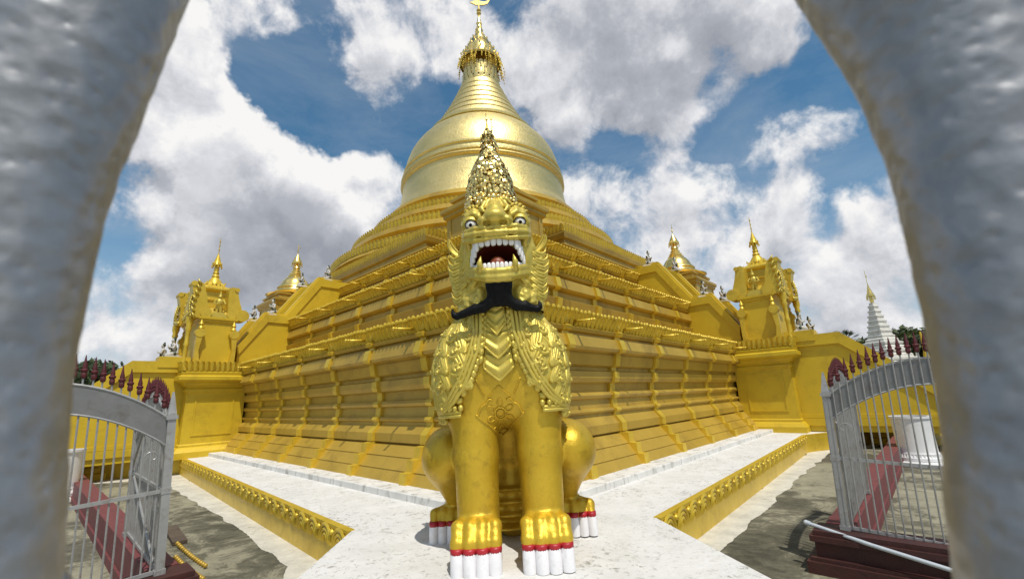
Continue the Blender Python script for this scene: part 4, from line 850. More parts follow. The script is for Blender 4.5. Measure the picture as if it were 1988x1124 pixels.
def white_stupa():
    az, D = radians(40.45), 58.; r = empty('white_stupa', (D * sin(az), D * cos(az), ZG), .2, label='tall tapering white stupa with a gilded umbrella spire standing among the trees', cat='stupa')
    m_ = MB(); pr = [(1.9, 0), (1.9, 2.6)]
    w = 2.15; z = 2.6
    for i in range(5):
        pr += [(w, z), (w + .12, z + .1), (w + .12, z + .3), (w - .08, z + .36), (w - .1, z + .62)]; w -= .28; z += .80
    for i in range(7):
        pr += [(w, z), (w + .06, z + .06), (w + .05, z + .2), (w - .05, z + .25)]; w -= .08 ; z += .52
    pr += [(max(.12, w), z)]
    pr = [(max(a, .1), b) for a, b in pr]; m_.rects([(a, b) for a, b in pr], 0, 0, 0, 0)
    for i in range(4):
        sx, sy = ((-1, -1), (1, -1), (1, 1), (-1, 1))[i]; m_.lathe([(.22, 0), (.25, .2), (.15, .35), (.1, .8), (.02, 1.2)], (sx * 1.7, sy * 1.7, 4.1), 8)
    m_.build('tiers', M['white_stone'], r)
    u = MB(); zz = z
    u.lathe([(.13, zz - .1), (.2, zz + .3), (.1, zz + .7)], (0, 0, 0), 10); u.lathe([(.34, zz + .7), (.36, zz + .8), (.24, zz + 1.1), (.17, zz + 1.4), (.07, zz + 1.8), (.03, zz + 2.1), (.02, zz + 3.6)], (0, 0, 0), 14)
    for i in range(12): a = 2 * pi * i / 12; u.tube([(.35 * cos(a), .35 * sin(a), zz + .75), (.37 * cos(a), .37 * sin(a), zz + .35)], [.035, .04], 4)
    u.ball((.05, 0, zz + 2.9), (.12, .05, .1), 6, 4); u.build('spire_umbrella', M['stupa_gold'], r, smooth=True, sharp=40)
white_stupa()

def tree(az, D, H, R, mat, label, n=2600, leaf_s=.34, squash=.75):
    az = radians(az); r = empty('broadleaf_tree', (D * sin(az), D * cos(az), ZG), rng.uniform(0, 6), label=label, cat='tree', group='leafy trees beyond the boundary')
    t = MB(); t.tube([(0, 0, 0), (.1, .05, H * .3), (0, .1, H * .6), (.1, 0, H * .8)], [.35, .28, .2, .1], 8)
    cl = []
    for i in range(9):
        a = rng.uniform(0, 2 * pi); q = np.array((cos(a) * R * rng.uniform(.35, .8), sin(a) * R * rng.uniform(.35, .8), H * rng.uniform(.5, .95))); t.tube([(0, .05, H * rng.uniform(.3, .6)), q * (.5, .5, .85), q], [.16, .1, .04], 6); cl.append((q, R * rng.uniform(.28, .5)))
    for i in range(7): cl.append((np.array((rng.normal(0, R * .4), rng.normal(0, R * .4), H * rng.uniform(.55, .98))), R * rng.uniform(.25, .45)))
    t.build('trunk', M['bark'], r, smooth=True)
    c = MB(); vs = []; fs = []
    for i in range(n):
        q, rad = cl[rng.integers(len(cl))]; d = rng.normal(size=3); d /= np.linalg.norm(d); p = q + d * rad * rng.uniform(.55, 1.08) * np.array((1, 1, squash))
        u = rng.normal(size=3); u /= np.linalg.norm(u); w = np.cross(u, d); w /= np.linalg.norm(w) + 1e-6; s = leaf_s * rng.uniform(.6, 1.3); k = len(vs)
        vs += [p - u * s, p + w * s * .5, p + u * s, p - w * s * .5]; fs.append((k, k + 1, k + 2, k + 3))
    c.add(vs, fs); c.build('crown', mat, r)
def palm(az, D, H, label):
    az = radians(az); r = empty('palm_tree', (D * sin(az), D * cos(az), ZG), label=label, cat='tree')
    t = MB(); t.tube([(0, 0, 0), (.1, 0, H * .5), (0, 0, H)], [.25, .2, .18], 8); t.build('trunk', M['bark'], r, smooth=True)
    c = MB()
    for i in range(40):
        a = rng.uniform(0, 2 * pi); el = rng.uniform(-.5, 1.3); d = np.array((cos(a) * cos(el), sin(a) * cos(el), sin(el))); e = np.array((0, 0, H)) + d * rng.uniform(.9, 1.3)
        pp_ = np.cross(d, (0, 0, 1)); pp_ /= np.linalg.norm(pp_) + 1e-6
        for k in range(-4, 5):
            dd = d * cos(k * .2) + pp_ * sin(k * .2); tip = e + dd * .75 - np.array((0, 0, .12 * abs(k) * .4)); sd_ = np.cross(dd, (0, 0, 1.)) * .06; c.add([e, e + dd * .4 + sd_, tip, e + dd * .4 - sd_], [(0, 1, 2, 3)])
        c.tube([(0, 0, H), e], [.03, .015], 4)
    c.build('crown', M['leaf_b'], r)
palm(37.45, 66, 7.0, 'small fan palm standing apart beyond the sloping stair wall')
TREES = [(38.7, 74, 6.4, 2.6, 'leaf_b', 'dark round tree just behind the white stupa on the palm side'), (39.7, 70, 7.0, 2.6, 'leaf_a', 'olive green tree close behind the white stupa'), (41.9, 68, 7.4, 2.9, 'leaf_b', 'dark tree on the far side of the white stupa from the palm'), (43.3, 62, 7.4, 3.0, 'leaf_a', 'tall olive tree above the fence spearheads beyond the white stupa'), (44.9, 60, 7.4, 3.2, 'leaf_b', 'dark tree partly hidden by the thick silver bar, beyond the white stupa'),
 (-46.4, 55, 6.6, 2.8, 'leaf_b', 'dark tree partly hidden by the thick silver bar on the rusty red beam side'), (-44.6, 58, 6.2, 2.6, 'leaf_b', 'dark bushy tree above the fence spearheads on the rusty red beam side'), (-42.9, 62, 5.6, 2.2, 'leaf_a', 'lower dark tree beside the yellow stair wall on the rusty red beam side')]
for az, D, H, R, mt, lab in TREES: tree(az, D, H + .4, R, M[mt], lab)

# ------------------------------------------------------------------ the lion statue
LION = empty('lion_statue', (-.1, 4.85, ZP + .012), label='large seated golden lion statue with black forked beard and leafy crown', cat='statue')
LION.rotation_euler = (0, -.022, 0)
HX = .02                                   # the head sits a touch to one side of the chest
def mir(pts): return [(2 * HX - x, y, z) for x, y, z in pts]

B = Vol((-1.15, -.55, -.03), (1.15, 2.1, 3.05), .021)
B.ell((-.03, .30, 2.0), (.60, .44, .72), .1)
for s in (-1, 1):
    B.ell((-.03 + s * .34, .24, 1.86), (.40, .38, .66), .1)
    B.ell((s * .36, .26, 1.5), (.29, .28, .36), .08)
B.cone((0, .35, 2.35), (HX, .22, 2.95), .48, .40, .12)
B.cone((0, .55, 1.95), (0, 1.25, 1.0), .5, .58, .1); B.ell((0, 1.3, .62), (.74, .55, .66), .1); B.ell((0, .95, 1.25), (.45, .5, .55), .1)
B.ell((0, 1.0, .55), (.34, .42, .6), .08)
for z in (.16, .30, .44, .58): B.ell((0, .92, z), (.40, .40, .05), .025)
for s in (-1, 1):
    B.cone((s * .345, .15, .36), (s * .35, .17, 1.0), .222, .240, .06); B.cone((s * .35, .17, 1.0), (s * .352, .2, 1.6), .240, .292, .06)
    B.ell((s * .345, .0, .3), (.235, .27, .17), .06); B.ell((s * .345, .12, .16), (.235, .27, .2), .05)
    for i in range(4):
        x = s * .345 + (i - 1.5) * .124; dy = -.03 * (1 - abs(i - 1.5) / 1.5)
        B.chain([(s * .345 + (i - 1.5) * .10, .0, .40), (x, -.13 + dy, .385), (x, -.235 + dy, .27), (x, -.25 + dy, .22)], [.06, .066, .064, .06], .022, join=.03)
        B.ell((x, -.15 + dy, .395), (.052, .06, .05), .02)
        B.ell((x, -.12, .1), (.058, .1, .12), .02)
    B.ell((s * .72, .62, .98), (.305, .40, .335), .06)
    B.cone((s * .70, .7, .95), (s * .48, 1.3, .75), .33, .45, .1)
    B.cone((s * .72, .70, .74), (s * .69, .95, .42), .2, .115, .06); B.cone((s * .69, .95, .42), (s * .74, 1.02, .25), .115, .14, .05)
    B.ell((s * .76, .92, .24), (.17, .2, .14), .05); B.ell((s * .76, .98, .12), (.18, .2, .14), .05)
    for i in range(4):
        x = s * .78 + (i - 1.5) * .105
        B.chain([(s * .75 + (i - 1.5) * .07, .92, .33), (x, .82, .31), (x, .75, .2)], [.05, .056, .052], .02, join=.03); B.ell((x, .86, .08), (.05, .08, .1), .02)
body = B.build('body', M['lion_gold'], LION)

# claws: fluted white columns with a red band
def claw(x, y, z, r, h, lean, parent):
    m_ = MB(); vs = []; rows = [(0, .98), (.15, 1.02), (.5, 1.03), (.85, 1.0), (1, .93)]; sg = 16
    for t, q in rows:
        for k in range(sg):
            a = 2 * pi * k / sg; ca, sa = cos(a), sin(a); e = (abs(ca) ** 3 + abs(sa) ** 3) ** (-1 / 3.)
            ridge = 1 + (.10 * math.exp(-((a - 1.5 * pi) / .35) ** 2))
            vs.append((x + r * q * e * ca, y + lean * (1 - t) + r * 1.15 * q * e * sa * ridge, z * t))
    fs = [(i * sg + k, i * sg + (k + 1) % sg, (i + 1) * sg + (k + 1) % sg, (i + 1) * sg + k) for i in range(len(rows) - 1) for k in range(sg)] + [tuple(range(sg - 1, -1, -1)), tuple(range((len(rows) - 1) * sg, len(rows) * sg))]
    m_.add(vs, fs); c = m_.build('claw', M['white_claw'], parent, smooth=True, sharp=50)
    b = MB(); b.lathe([(r * .9, z - .006), (r * 1.04, z - .003), (r * 1.07, z + .018), (r * 1.05, z + .044), (r * .8, z + .052)], (0, 0, 0), 18)
    b.v[0][:, 1] *= 1.12; b.v[0] += np.array((x, y, 0)); b.v[0][:, 2] += (b.v[0][:, 1] - y) * .15
    b.build('red_band', M['red'], c, smooth=True)
for s in (-1, 1):
    for i in range(4): claw(s * .345 + (i - 1.5) * .122, -.255 - .03 * (1 - abs(i - 1.5) / 1.5), .2, .0635, .2, -.015, LION)
    for i in range(4): claw(s * .78 + (i - 1.5) * .104, .74, .2, .053, .2, -.015, LION)

# mane: a raised shell on the shoulders covered in combed curls
def edge(z): return np.interp(z, [1.40, 1.5, 1.6, 1.82, 2.07, 2.3, 2.55, 2.8], [.80, .63, .49, .35, .245, .17, .15, .15])
X, Y, Z = B.ax[0][:, None, None], B.ax[1][None, :, None], B.ax[2][None, None, :]
inner = edge(B.ax[2])[None, None, :]
reg = np.maximum(np.maximum((inner - np.abs(X + .03)) * .85, 1.5 - Z - np.clip(Y, 0, 1) * .12), np.maximum(Z - 2.62, Y - .85))
cut = B.d - .035
shell = np.maximum(cut, reg.astype(np.float32))
curls = MB()
def on_body(theta, z, lift):
    """points on the mane seen from the vertical axis of the chest"""
    theta = np.asarray(theta, float); z = np.asarray(z, float); dx, dy = np.sin(theta), -np.cos(theta)
    o = np.stack([-.03 + dx * 1.3, .28 + dy * 1.3, z], 1); d = np.stack([-dx, -dy, 0 * z], 1)
    p, n = B.march(o, d, 1.3); return p + n * (lift if np.ndim(lift) == 0 else np.asarray(lift)[:, None]), n
for s in (-1, 1):
    row = 0
    for z0 in np.arange(2.68, 1.72, -.185):
        row += 1
        ein = edge(z0 - .22) + .17
        th0 = math.asin(min(.97, ein / .72)); th = th0 + (row % 2) * .16
        while th < 2.0:
            L = rng.uniform(.31, .35); a0 = th; R = .72; cw = .20
            t = np.linspace(0, 1, 13); sgn = 1
            for k in range(5):
                off = (k - 2) * cw / 5
                cx_ = .05 * np.sin(t * pi * 1.25) * sgn + off * (1 - .5 * t ** 1.5); zz = z0 - L * t - abs(off) * .5
                ph = np.linspace(0, 5.0 if k in (1, 2, 3) else 2.2, 11); rr = (.050 + .013 * (k - 2)) * (1 - ph / 6.4)
                ex = cx_[-1] + (.050 + .013 * (k - 2) - rr * np.cos(ph)); ez = zz[-1] - rr * np.sin(ph)
                ax_ = np.concatenate([cx_, ex[1:]]); az_ = np.concatenate([zz, ez[1:]]); n_ = len(ax_)
                lift = .022 + .030 * np.linspace(0, 1, n_) + .008 * (2 - abs(k - 2)) * .5
                theta = s * (a0 + ax_ / R)
                pts, nn = on_body(theta, np.clip(az_, 1.40, 2.72), lift)
                if pts[:, 1].max() > .8 or np.abs(np.diff(pts, axis=0)).max() > .2: continue
                rad = np.concatenate([np.linspace(.018, .025, 6), np.full(n_ - 12, .025), np.linspace(.025, .014, 6)])
                curls.tube(pts, rad, 7)
            tip, nn = on_body([s * (a0 + (cx_[-1] + .03) / R)], [max(1.42, zz[-1])], .072)
            if tip[0][1] < .8: curls.ball(tip[0], .022, 7, 5)
            th += .235 / .72 * rng.uniform(.96, 1.05)
    # combed border ropes and a row of small leaves along the inner edge
    zz = np.linspace(2.58, 1.47, 40)
    for j, (d_, r_) in enumerate(((0, .024), (.042, .021), (.080, .019))):
        xx = s * (edge(zz) + d_) - .03; pts, nn = B.march(np.stack([xx, np.full(40, -1.2), zz], 1), np.tile((0, 1., 0), (40, 1)), 1.8)
        pts = pts + nn * .056; ok = pts[:, 1] < .55; curls.tube(pts[ok], r_, 7)
    zl = 2.5
    while zl > 1.5:
        e = edge(zl); e2 = edge(zl - .05); xx = s * (e - .038) - .03; pts, nn = B.march([(xx, -1.2, zl)], [(0, 1., 0)], 1.8); p = pts[0] + nn[0] * .012
        t_ = np.array((s * (e2 - e), 0, -.05)); t_ /= np.linalg.norm(t_); t_ -= nn[0] * (t_ @ nn[0]); b_ = np.cross(nn[0], t_); Rm = np.stack([b_, nn[0], t_], 1)
        curls.ball(p + nn[0] * .012, (.042, .032, .046), 8, 6, rot=Rm); q = p + t_ * .02 + nn[0] * .022; curls.tube([q - t_ * .03, q + b_ * s * .012, q + t_ * .022], [.006, .010, .006], 5); zl -= .062 * (1 + .25 * (e > .4))
V_, F_ = B.mesh(shell); curls.add(V_, F_.tolist())
curls.build('mane', M['lion_relief'], LION, smooth=True)
# lower fringe closing the mane on the sides
for s in (-1, 1):
    fg = MB()
    th = np.linspace(.85, 1.9, 24); pts, nn = on_body(s * th, np.full(24, 1.5), .05)
    for lift in (0, -.035): fg.tube(pts + np.array((0, 0, lift)), .02, 7)
    for p, n in zip(pts[::2], nn[::2]): fg.ball(p + n * .01 + np.array((0, 0, .045)), (.03, .03, .036), 7, 5)
    fg.build('mane_fringe', M['lion_relief'], LION, smooth=True)

# chest bib of three feathered plates
bib = MB()
for (zt, zb_, w, lift) in ((2.18, 1.80, .165, .020), (2.42, 2.03, .140, .040), (2.66, 2.28, .095, .060)):
    nu, nv = 25, 22; uu, vv = np.meshgrid(np.linspace(-1, 1, nu), np.linspace(0, 1, nv)); zz = zt + (zb_ - zt) * vv * (1 - .36 * np.abs(uu) ** 1.1); xx = -.035 + uu * w * (.74 + .26 * vv)
    o = np.stack([xx.ravel(), np.full(xx.size, -1.2), zz.ravel()], 1); p, n = B.march(o, np.tile((0, 1., 0), (len(o), 1)), 1.8)
    ph = (vv - .34 * (1 - np.abs(uu)) * 0 + .0) * 7
    hh = lift + .011 * np.sin(ph * 2.6) * (vv > .25) * (np.abs(uu) < .92) + .016 * vv + (.006 * np.sin(uu * 34) * (vv > .7)) - .02 * (np.abs(uu) > .97)
    p = p + n * hh.ravel()[:, None]; base = [(j * nu + i, j * nu + i + 1, (j + 1) * nu + i + 1, (j + 1) * nu + i) for j in range(nv - 1) for i in range(nu - 1)]
    bib.add(p, base)
    pe = p.reshape(nv, nu, 3)[-1]; bib.tube(pe, .014, 6); bib.tube(p.reshape(nv, nu, 3)[:, 0], .013, 6); bib.tube(p.reshape(nv, nu, 3)[:, -1], .013, 6)
for s in (-1, 1):
    for k in range(9):
        zc = 2.62 - k * .075; xx = -.035 + s * np.interp(zc, [1.98, 2.2, 2.45, 2.65], [.185, .155, .135, .11]); pts, nn = B.march([(xx, -1.2, zc)], [(0, 1., 0)], 1.8); p = pts[0] + nn[0] * .03
        bib.tube([p + (0, 0, .045), p + (s * .012, -.012, 0), p + (s * .02, 0, -.045)], [.02, .032, .008], 7)
bib.build('chest_plates', M['lion_relief'], LION, smooth=True)
# floral motif low on the chest
fl = MB()
def front(pts, r, lift=.006, seg=6):
    q = np.array(pts, float)
    if len(q) < 8:
        t = np.linspace(0, len(q) - 1, 14); q = np.stack([np.interp(t, np.arange(len(q)), q[:, i]) for i in (0, 1)], 1)
        for _ in range(2): q[1:-1] = (q[1:-1] * 2 + q[2:] + q[:-2]) / 4
    p, n = B.march(np.stack([q[:, 0], np.full(len(q), -1.2), q[:, 1]], 1), np.tile((0, 1., 0), (len(q), 1)), 1.9); fl.tube(p + n * lift, r, seg)
fx, fz = -.05, 1.455
circ = lambda R, cx_=fx, cz=fz, n=25: [(cx_ + R * cos(a), cz + R * sin(a)) for a in np.linspace(0, 2 * pi, n)]
front(circ(.062), .011); front(circ(.038), .008)
for k in range(6):
    a = pi / 6 + k * pi / 3; c = (fx + .115 * cos(a), fz + .105 * sin(a)); front([(c[0] + .042 * cos(b) * cos(a) - .028 * sin(b) * sin(a), c[1] + .042 * cos(b) * sin(a) + .028 * sin(b) * cos(a)) for b in np.linspace(0, 2 * pi, 17)], .007)
for s in (-1, 1):
    front([(fx + s * .24, fz - .02), (fx + s * .21, fz + .08), (fx + s * .14, fz + .11), (fx + s * .12, fz + .16), (fx + s * .075, fz + .14)], .011)
    front([(fx + s * .26, fz + .0), (fx + s * .17, fz - .09), (fx + s * .12, fz - .12), (fx + s * .06, fz - .21), (fx, fz - .26)], .009)
    front([(fx + s * .12, fz + .17), (fx + s * .05, fz + .24), (fx, fz + .29)], .010); front([(fx + s * .16, fz + .2), (fx + s * .24, fz + .36)], .009)
    front([(fx + s * .02, fz - .1), (fx + s * .09, fz - .17)], .007); front([(fx, fz - .12), (fx + s * .05, fz - .2)], .007)
fl.build('chest_flower', M['lion_gold'], LION, smooth=True)

# ---- head
H = Vol((-.75, -.62, 2.55), (.78, .75, 4.2), .0125)
def hx(*a): return [(x + HX, y, z) for x, y, z in a]
def both(fn):
    for s in (-1, 1): fn(s)
H.ell((HX, .14, 3.36), (.37, .42, .5), .06); H.ell((HX, .06, 3.76), (.25, .28, .2), .08); H.ell((HX, -.06, 3.58), (.32, .27, .18), .06)
H.ell((HX, .1, 2.9), (.40, .34, .35), .08)
def f(s):
    P = lambda x, y, z: (HX + s * x, y, z)
    H.ell(P(.31, .05, 3.22), (.15, .28, .34), .05)
    H.ell(P(.34, .04, 3.0), (.13, .18, .2), .05)
both(f)
H.ell((HX, -.10, 3.45), (.32, .27, .11), .04)
H.cone((HX, -.12, 3.83), (HX, -.36, 3.645), .12, .11, .04); H.ell((HX, -.40, 3.575), (.145, .13, .095), .04)
for s_ in (-1, 1): H.chain([(HX + s_ * .05, -.20, 3.90), (HX + s_ * .12, -.24, 3.83), (HX + s_ * .16, -.29, 3.74), (HX + s_ * .13, -.34, 3.68)], [.02, .03, .03, .015], .012, join=.015); H.chain([(HX + s_ * .02, -.16, 3.95), (HX + s_ * .15, -.18, 3.89), (HX + s_ * .22, -.18, 3.82)], [.02, .03, .015], .012, join=.015)
H.ell((HX, -.02, 3.84), (.18, .16, .1), .06)
def f(s):
    P = lambda x, y, z: (HX + s * x, y, z)
    H.ell(P(.14, -.385, 3.53), (.075, .095, .064), .02)
    # brow arches
    for d, r, zz in ((0, .033, 0), (.05, .028, .048), (.10, .03, .085)):
        H.chain([P(.385 + d * .3, -.07 + d * .6, 3.49 + zz * .2), P(.392 + d * .15, -.16 + d * .5, 3.59 + zz * .6), P(.345, -.23 + d * .5, 3.67 + zz * .8), P(.262, -.265 + d * .5, 3.69 + zz * .8), P(.20 - d * .2, -.29 + d * .5, 3.645 + zz * .8), P(.165 - d * .3, -.30 + d * .5, 3.59 + zz * .6)], [r * .6, r, r, r, r, r * .7], .014, join=.02)
    H.ell(P(.295, -.14, 3.555), (.105, .09, .085), .03)
    # eye socket
    H.ell(P(.298, -.30, 3.56), (.10, .10, .088), .012, op='sub')
    # lip corner folds running down the side of the mouth
    H.chain([P(.35, -.25, 3.40), P(.345, -.22, 3.33), P(.365, -.14, 3.22), P(.38, -.09, 3.10), P(.35, -.07, 3.02)], [.034, .036, .038, .036, .034], .02, join=.03)
    H.chain([P(.42, -.10, 3.43), P(.44, -.06, 3.31), P(.475, -.02, 3.18), P(.475, -.01, 3.04), P(.40, -.08, 2.93)], [.025, .035, .035, .035, .03], .018, join=.03)
    # jowl curls
    for k, (z0, y0) in enumerate(((3.20, .0), (3.07, .02), (2.94, .04), (2.82, .06))):
        H.chain([P(.35, y0 - .14, z0 - .02), P(.42, y0 - .09, z0 - .10), P(.485, y0 - .02, z0 - .10), P(.53, y0, z0 - .03), P(.525, y0, z0 + .045), P(.48, y0 - .03, z0 + .055), P(.455, y0 - .05, z0 + .01)], [.03, .036, .036, .034, .028, .022, .014], .008, join=.02)
        H.chain([P(.38, y0 - .10, z0 + .01), P(.43, y0 - .06, z0 - .035), P(.46, y0 - .04, z0 - .03)], [.02, .024, .014], .006, join=.015)
    # flap edge from the jaw to the neck and neck ornaments
    H.chain([P(.24, -.22, 2.93), P(.33, -.16, 2.86), P(.42, -.06, 2.78), P(.50, .04, 2.74)], [.03, .028, .026, .03], .014, join=.02)
    H.chain([P(.49, .02, 2.74), P(.47, .0, 2.66), P(.44, -.02, 2.58)], .03, .014, join=.02)
    for q in ((.22, -.20, 2.76), (.30, -.17, 2.70), (.37, -.12, 2.66), (.25, -.22, 2.66), (.40, -.08, 2.74)): H.chain([P(q[0] - .03, q[1] + .01, q[2] + .03), P(q[0] + .02, q[1] - .02, q[2] + .04), P(q[0] + .04, q[1] - .01, q[2] - .01), P(q[0] + .01, q[1] - .03, q[2] - .03), P(q[0] - .01, q[1] - .02, q[2])], .02, .01, join=.012)
    H.cone(P(.2, .0, 2.7), P(.3, .1, 2.62), .22, .24, .06)
both(f)
# upper lip in three rolls
for dz, r, dy in ((0.004, .033, -.016), (.075, .031, .004), (-.064, .028, .0)):
    H.chain(hx((-.41, -.14 + dy, 3.44 + dz * .5), (-.36, -.28 + dy, 3.405 + dz * .8), (-.25, -.38 + dy, 3.385 + dz), (-.12, -.42 + dy, 3.375 + dz), (0, -.43 + dy, 3.375 + dz), (.12, -.42 + dy, 3.378 + dz), (.25, -.38 + dy, 3.393 + dz), (.36, -.28 + dy, 3.42 + dz * .8), (.41, -.14 + dy, 3.46 + dz * .5)), [r * .8] + [r] * 7 + [r * .8], .003, join=.014)
H.ell((HX, -.17, 3.36), (.30, .22, .07), .02)
# lower jaw and lip
H.ell((HX, -.1, 2.95), (.23, .30, .10), .04)
for dz, r, dy in ((0, .040, 0), (-.065, .045, .014)):
    H.chain(hx((-.37, -.06 + dy, 3.07 + dz), (-.30, -.20 + dy, 3.03 + dz), (-.235, -.33 + dy, 2.985 + dz), (-.13, -.395 + dy, 2.95 + dz), (0, -.41 + dy, 2.94 + dz), (.13, -.395 + dy, 2.95 + dz), (.235, -.33 + dy, 2.985 + dz), (.30, -.20 + dy, 3.03 + dz), (.37, -.06 + dy, 3.07 + dz)), r, .015, join=.02)
H.ell((HX, -.33, 2.87), (.17, .09, .06), .04)
# mouth cavity
H.ell((HX, -.34, 3.165), (.26, .42, .148), .02, op='sub'); H.ell((HX, -.22, 3.14), (.325, .20, .158), .03, op='sub')
both(lambda s: H.ell((HX + s * .098, -.455, 3.487), (.045, .05, .030), .012, op='sub'))
head = H.build('head', M['lion_relief'], LION)
head.data.materials.append(M['mouth_red'])
for pl in head.data.polygons:
    c_ = pl.center
    if c_.y > -.335 and any(((c_.x - HX) / (a_ + .012)) ** 2 + ((c_.y - y_) / (b_ + .012)) ** 2 + ((c_.z - z_) / (d_ + .012)) ** 2 < 1 for a_, y_, b_, z_, d_ in ((.26, -.34, .42, 3.165, .148), (.325, -.22, .20, 3.14, .158))): pl.material_index = 1
ml = MB(); vs = []; fs = []; nu, nv = 28, 14
for j in range(nv + 1):
    t = pi * .5 * j / nv
    for i in range(nu): a = 2 * pi * i / nu; vs.append((HX + .25 * cos(a) * cos(t), -.26 + .325 * sin(t), 3.160 + .142 * sin(a) * cos(t)))
ml.add(vs, [(j * nu + i, j * nu + (i + 1) % nu, (j + 1) * nu + (i + 1) % nu, (j + 1) * nu + i) for j in range(nv) for i in range(nu)]); ml.build('mouth_lining', M['mouth_red'], head, smooth=True)
tg = Vol((-.25, -.45, 2.95), (.28, .15, 3.3), .0125); tg.cone((HX, .02, 3.10), (HX, -.28, 3.05), .12, .10, .03); tg.cone((HX, .05, 3.22), (HX, -.26, 3.1), .05, .03, .05); tg.build('tongue', M['tongue_red'], head)
def tooth(x, y, z0, z1, w, d, yaw, name='tooth', mat='tooth'):
    m_ = MB(); rows = [(0, .86), (.3, 1.0), (.7, .98), (.9, .85), (1, .55)]; sg = 12; vs = []
    for t, q in rows:
        for k in range(sg):
            a = 2 * pi * k / sg; e = (abs(cos(a)) ** 4 + abs(sin(a)) ** 4) ** -.25; u, v = w * .5 * q * e * cos(a), d * .5 * q * e * sin(a); vs.append((x + u * cos(yaw) - v * sin(yaw), y + u * sin(yaw) + v * cos(yaw), z0 + (z1 - z0) * t))
    m_.add(vs, [(i * sg + k, i * sg + (k + 1) % sg, (i + 1) * sg + (k + 1) % sg, (i + 1) * sg + k) for i in range(4) for k in range(sg)] + [tuple(range(sg)), tuple(range(5 * sg - 1, 4 * sg - 1, -1))])
    m_.build(name, M[mat], head, smooth=True, sharp=60)
def arcy(x, y0, k): return y0 + k * x * x
for i in range(6): x = (i - 2.5) * .070; tooth(HX + x, arcy(x, -.395, .9), 3.36, 3.245, .067, .05, 1.8 * x)
for i in range(7): x = (i - 3) * .050; tooth(HX + x, arcy(x, -.37, 1.0), 2.955, 3.058, .048, .045, 2 * x)
for s in (-1, 1):
    for (x, y, za, zb_, w, yw) in ((.236, -.35, 3.35, 3.20, .056, .7), (.265, -.305, 3.31, 3.145, .054, .9), (.29, -.255, 3.26, 3.10, .052, 1.05), (.312, -.205, 3.20, 3.06, .048, 1.15)): tooth(HX + s * x, y, za, zb_, w, .045, s * yw)
    for (x, y, za, zb_, w, yw) in ((.243, -.27, 3.00, 3.075, .05, 1.0), (.272, -.215, 3.02, 3.085, .048, 1.1)): tooth(HX + s * x, y, za, zb_, w, .045, s * yw)
    fg = MB(); fg.tube([(HX + s * .20, -.365, 2.95), (HX + s * .207, -.39, 3.05), (HX + s * .19, -.395, 3.13)], [.042, .034, .004], 10); fg.build('fang', M['lion_relief'], head, smooth=True)
    e = MB(); ex, ey, ez = HX + s * .298, -.235, 3.565; e.ball((ex, ey, ez), (.074, .060, .062), 18, 12); eye = e.build('eye', M['tooth'], head, smooth=True)
    d = np.array((s * .10, -1, -.30)); d /= np.linalg.norm(d); pc = np.array((ex, ey, ez)) + d * .051
    b_ = np.cross(d, (0, 0, 1.)); b_ /= np.linalg.norm(b_); t_ = np.cross(b_, d); pu = MB(); pu.ball(pc, (.023, .017, .023), 12, 8, rot=np.stack([b_, d, t_], 1)); pu.build('pupil', M['black'], head, smooth=True)
    rim = MB(); rim.tube([(ex + .073 * cos(a), ey - .02 - .018 * abs(sin(a)), ez + .060 * sin(a)) for a in np.linspace(0, 2 * pi, 25)], .0055, 6); rim.build('eyelid', M['black'], head, smooth=True)
    lid = MB(); n_ = 13; vs = []
    for j in range(n_):
        a = pi * j / (n_ - 1)
        for r_, o_ in ((.060, -.050), (.078, -.040), (.100, -.01)): vs.append((ex + 1.12 * r_ * cos(a), ey + o_ - .02 * sin(a), ez + .012 + r_ * .95 * max(0, sin(a)) - (.02 if r_ < .07 else 0) * sin(a)))
    lid.add(vs, [(j * 3 + k, j * 3 + k + 1, j * 3 + 4 + k, j * 3 + 3 + k) for j in range(n_ - 1) for k in (0, 1)]); lid.build('upper_lid', M['lion_relief'], head, smooth=True)
    # pointed leaf ear with a curled rib
    er = MB(); root, tip = np.array((HX + s * .43, .03, 3.26)), np.array((HX + s * .585, .03, 3.50)); ax_ = tip - root; sd = np.array((s * .55, -.2, -.4)); vs = []; n = 12
    for i in range(n + 1):
        t = i / n; c = root + ax_ * t + np.array((s * .035, 0, 0)) * sin(t * pi); w = .075 * sin(min(1, t * 1.25 + .12) * pi * .5) * (1 - t) ** .55 + .002
        vs += [c - sd * w, c + np.array((0, .035 - .02 * t, 0)), c + sd * w, c + np.array((0, -.02, 0)) + np.array((0, .028, 0)) * sin(t * pi)]
    er.add(vs, [(i * 4 + k, i * 4 + (k + 1) % 4, i * 4 + 4 + (k + 1) % 4, i * 4 + 4 + k) for i in range(n) for k in range(4)])
    v = np.array(vs).reshape(-1, 4, 3); er.tube(v[:, 0], .013, 6); er.tube(v[:, 2], .013, 6); er.ball(root + sd * .02, .05, 10, 7); er.build('ear', M['lion_relief'], LION, smooth=True, sharp=60)
    br = MB()
    for k in range(9):
        t = k / 8; a = pi * (.05 + .85 * t); c = np.array((HX + s * (.262 + .135 * cos(a)), -.15 - .06 * sin(a), 3.64 + .165 * sin(a)))
        th = np.linspace(0, 5.2, 14); rr = .028 * (1 - th / 7); br.tube(np.stack([c[0] + s * rr * np.cos(th), c[1] - .012 * th / 5, c[2] + rr * np.sin(th)], 1), .009, 5); br.ball(c + (0, -.012, 0), .014, 6, 5)
    br.build('brow_curls', M['lion_relief'], head, smooth=True)
head.scale = (.945, 1, 1); head.location = (HX * (1 - .945), 0, 0)
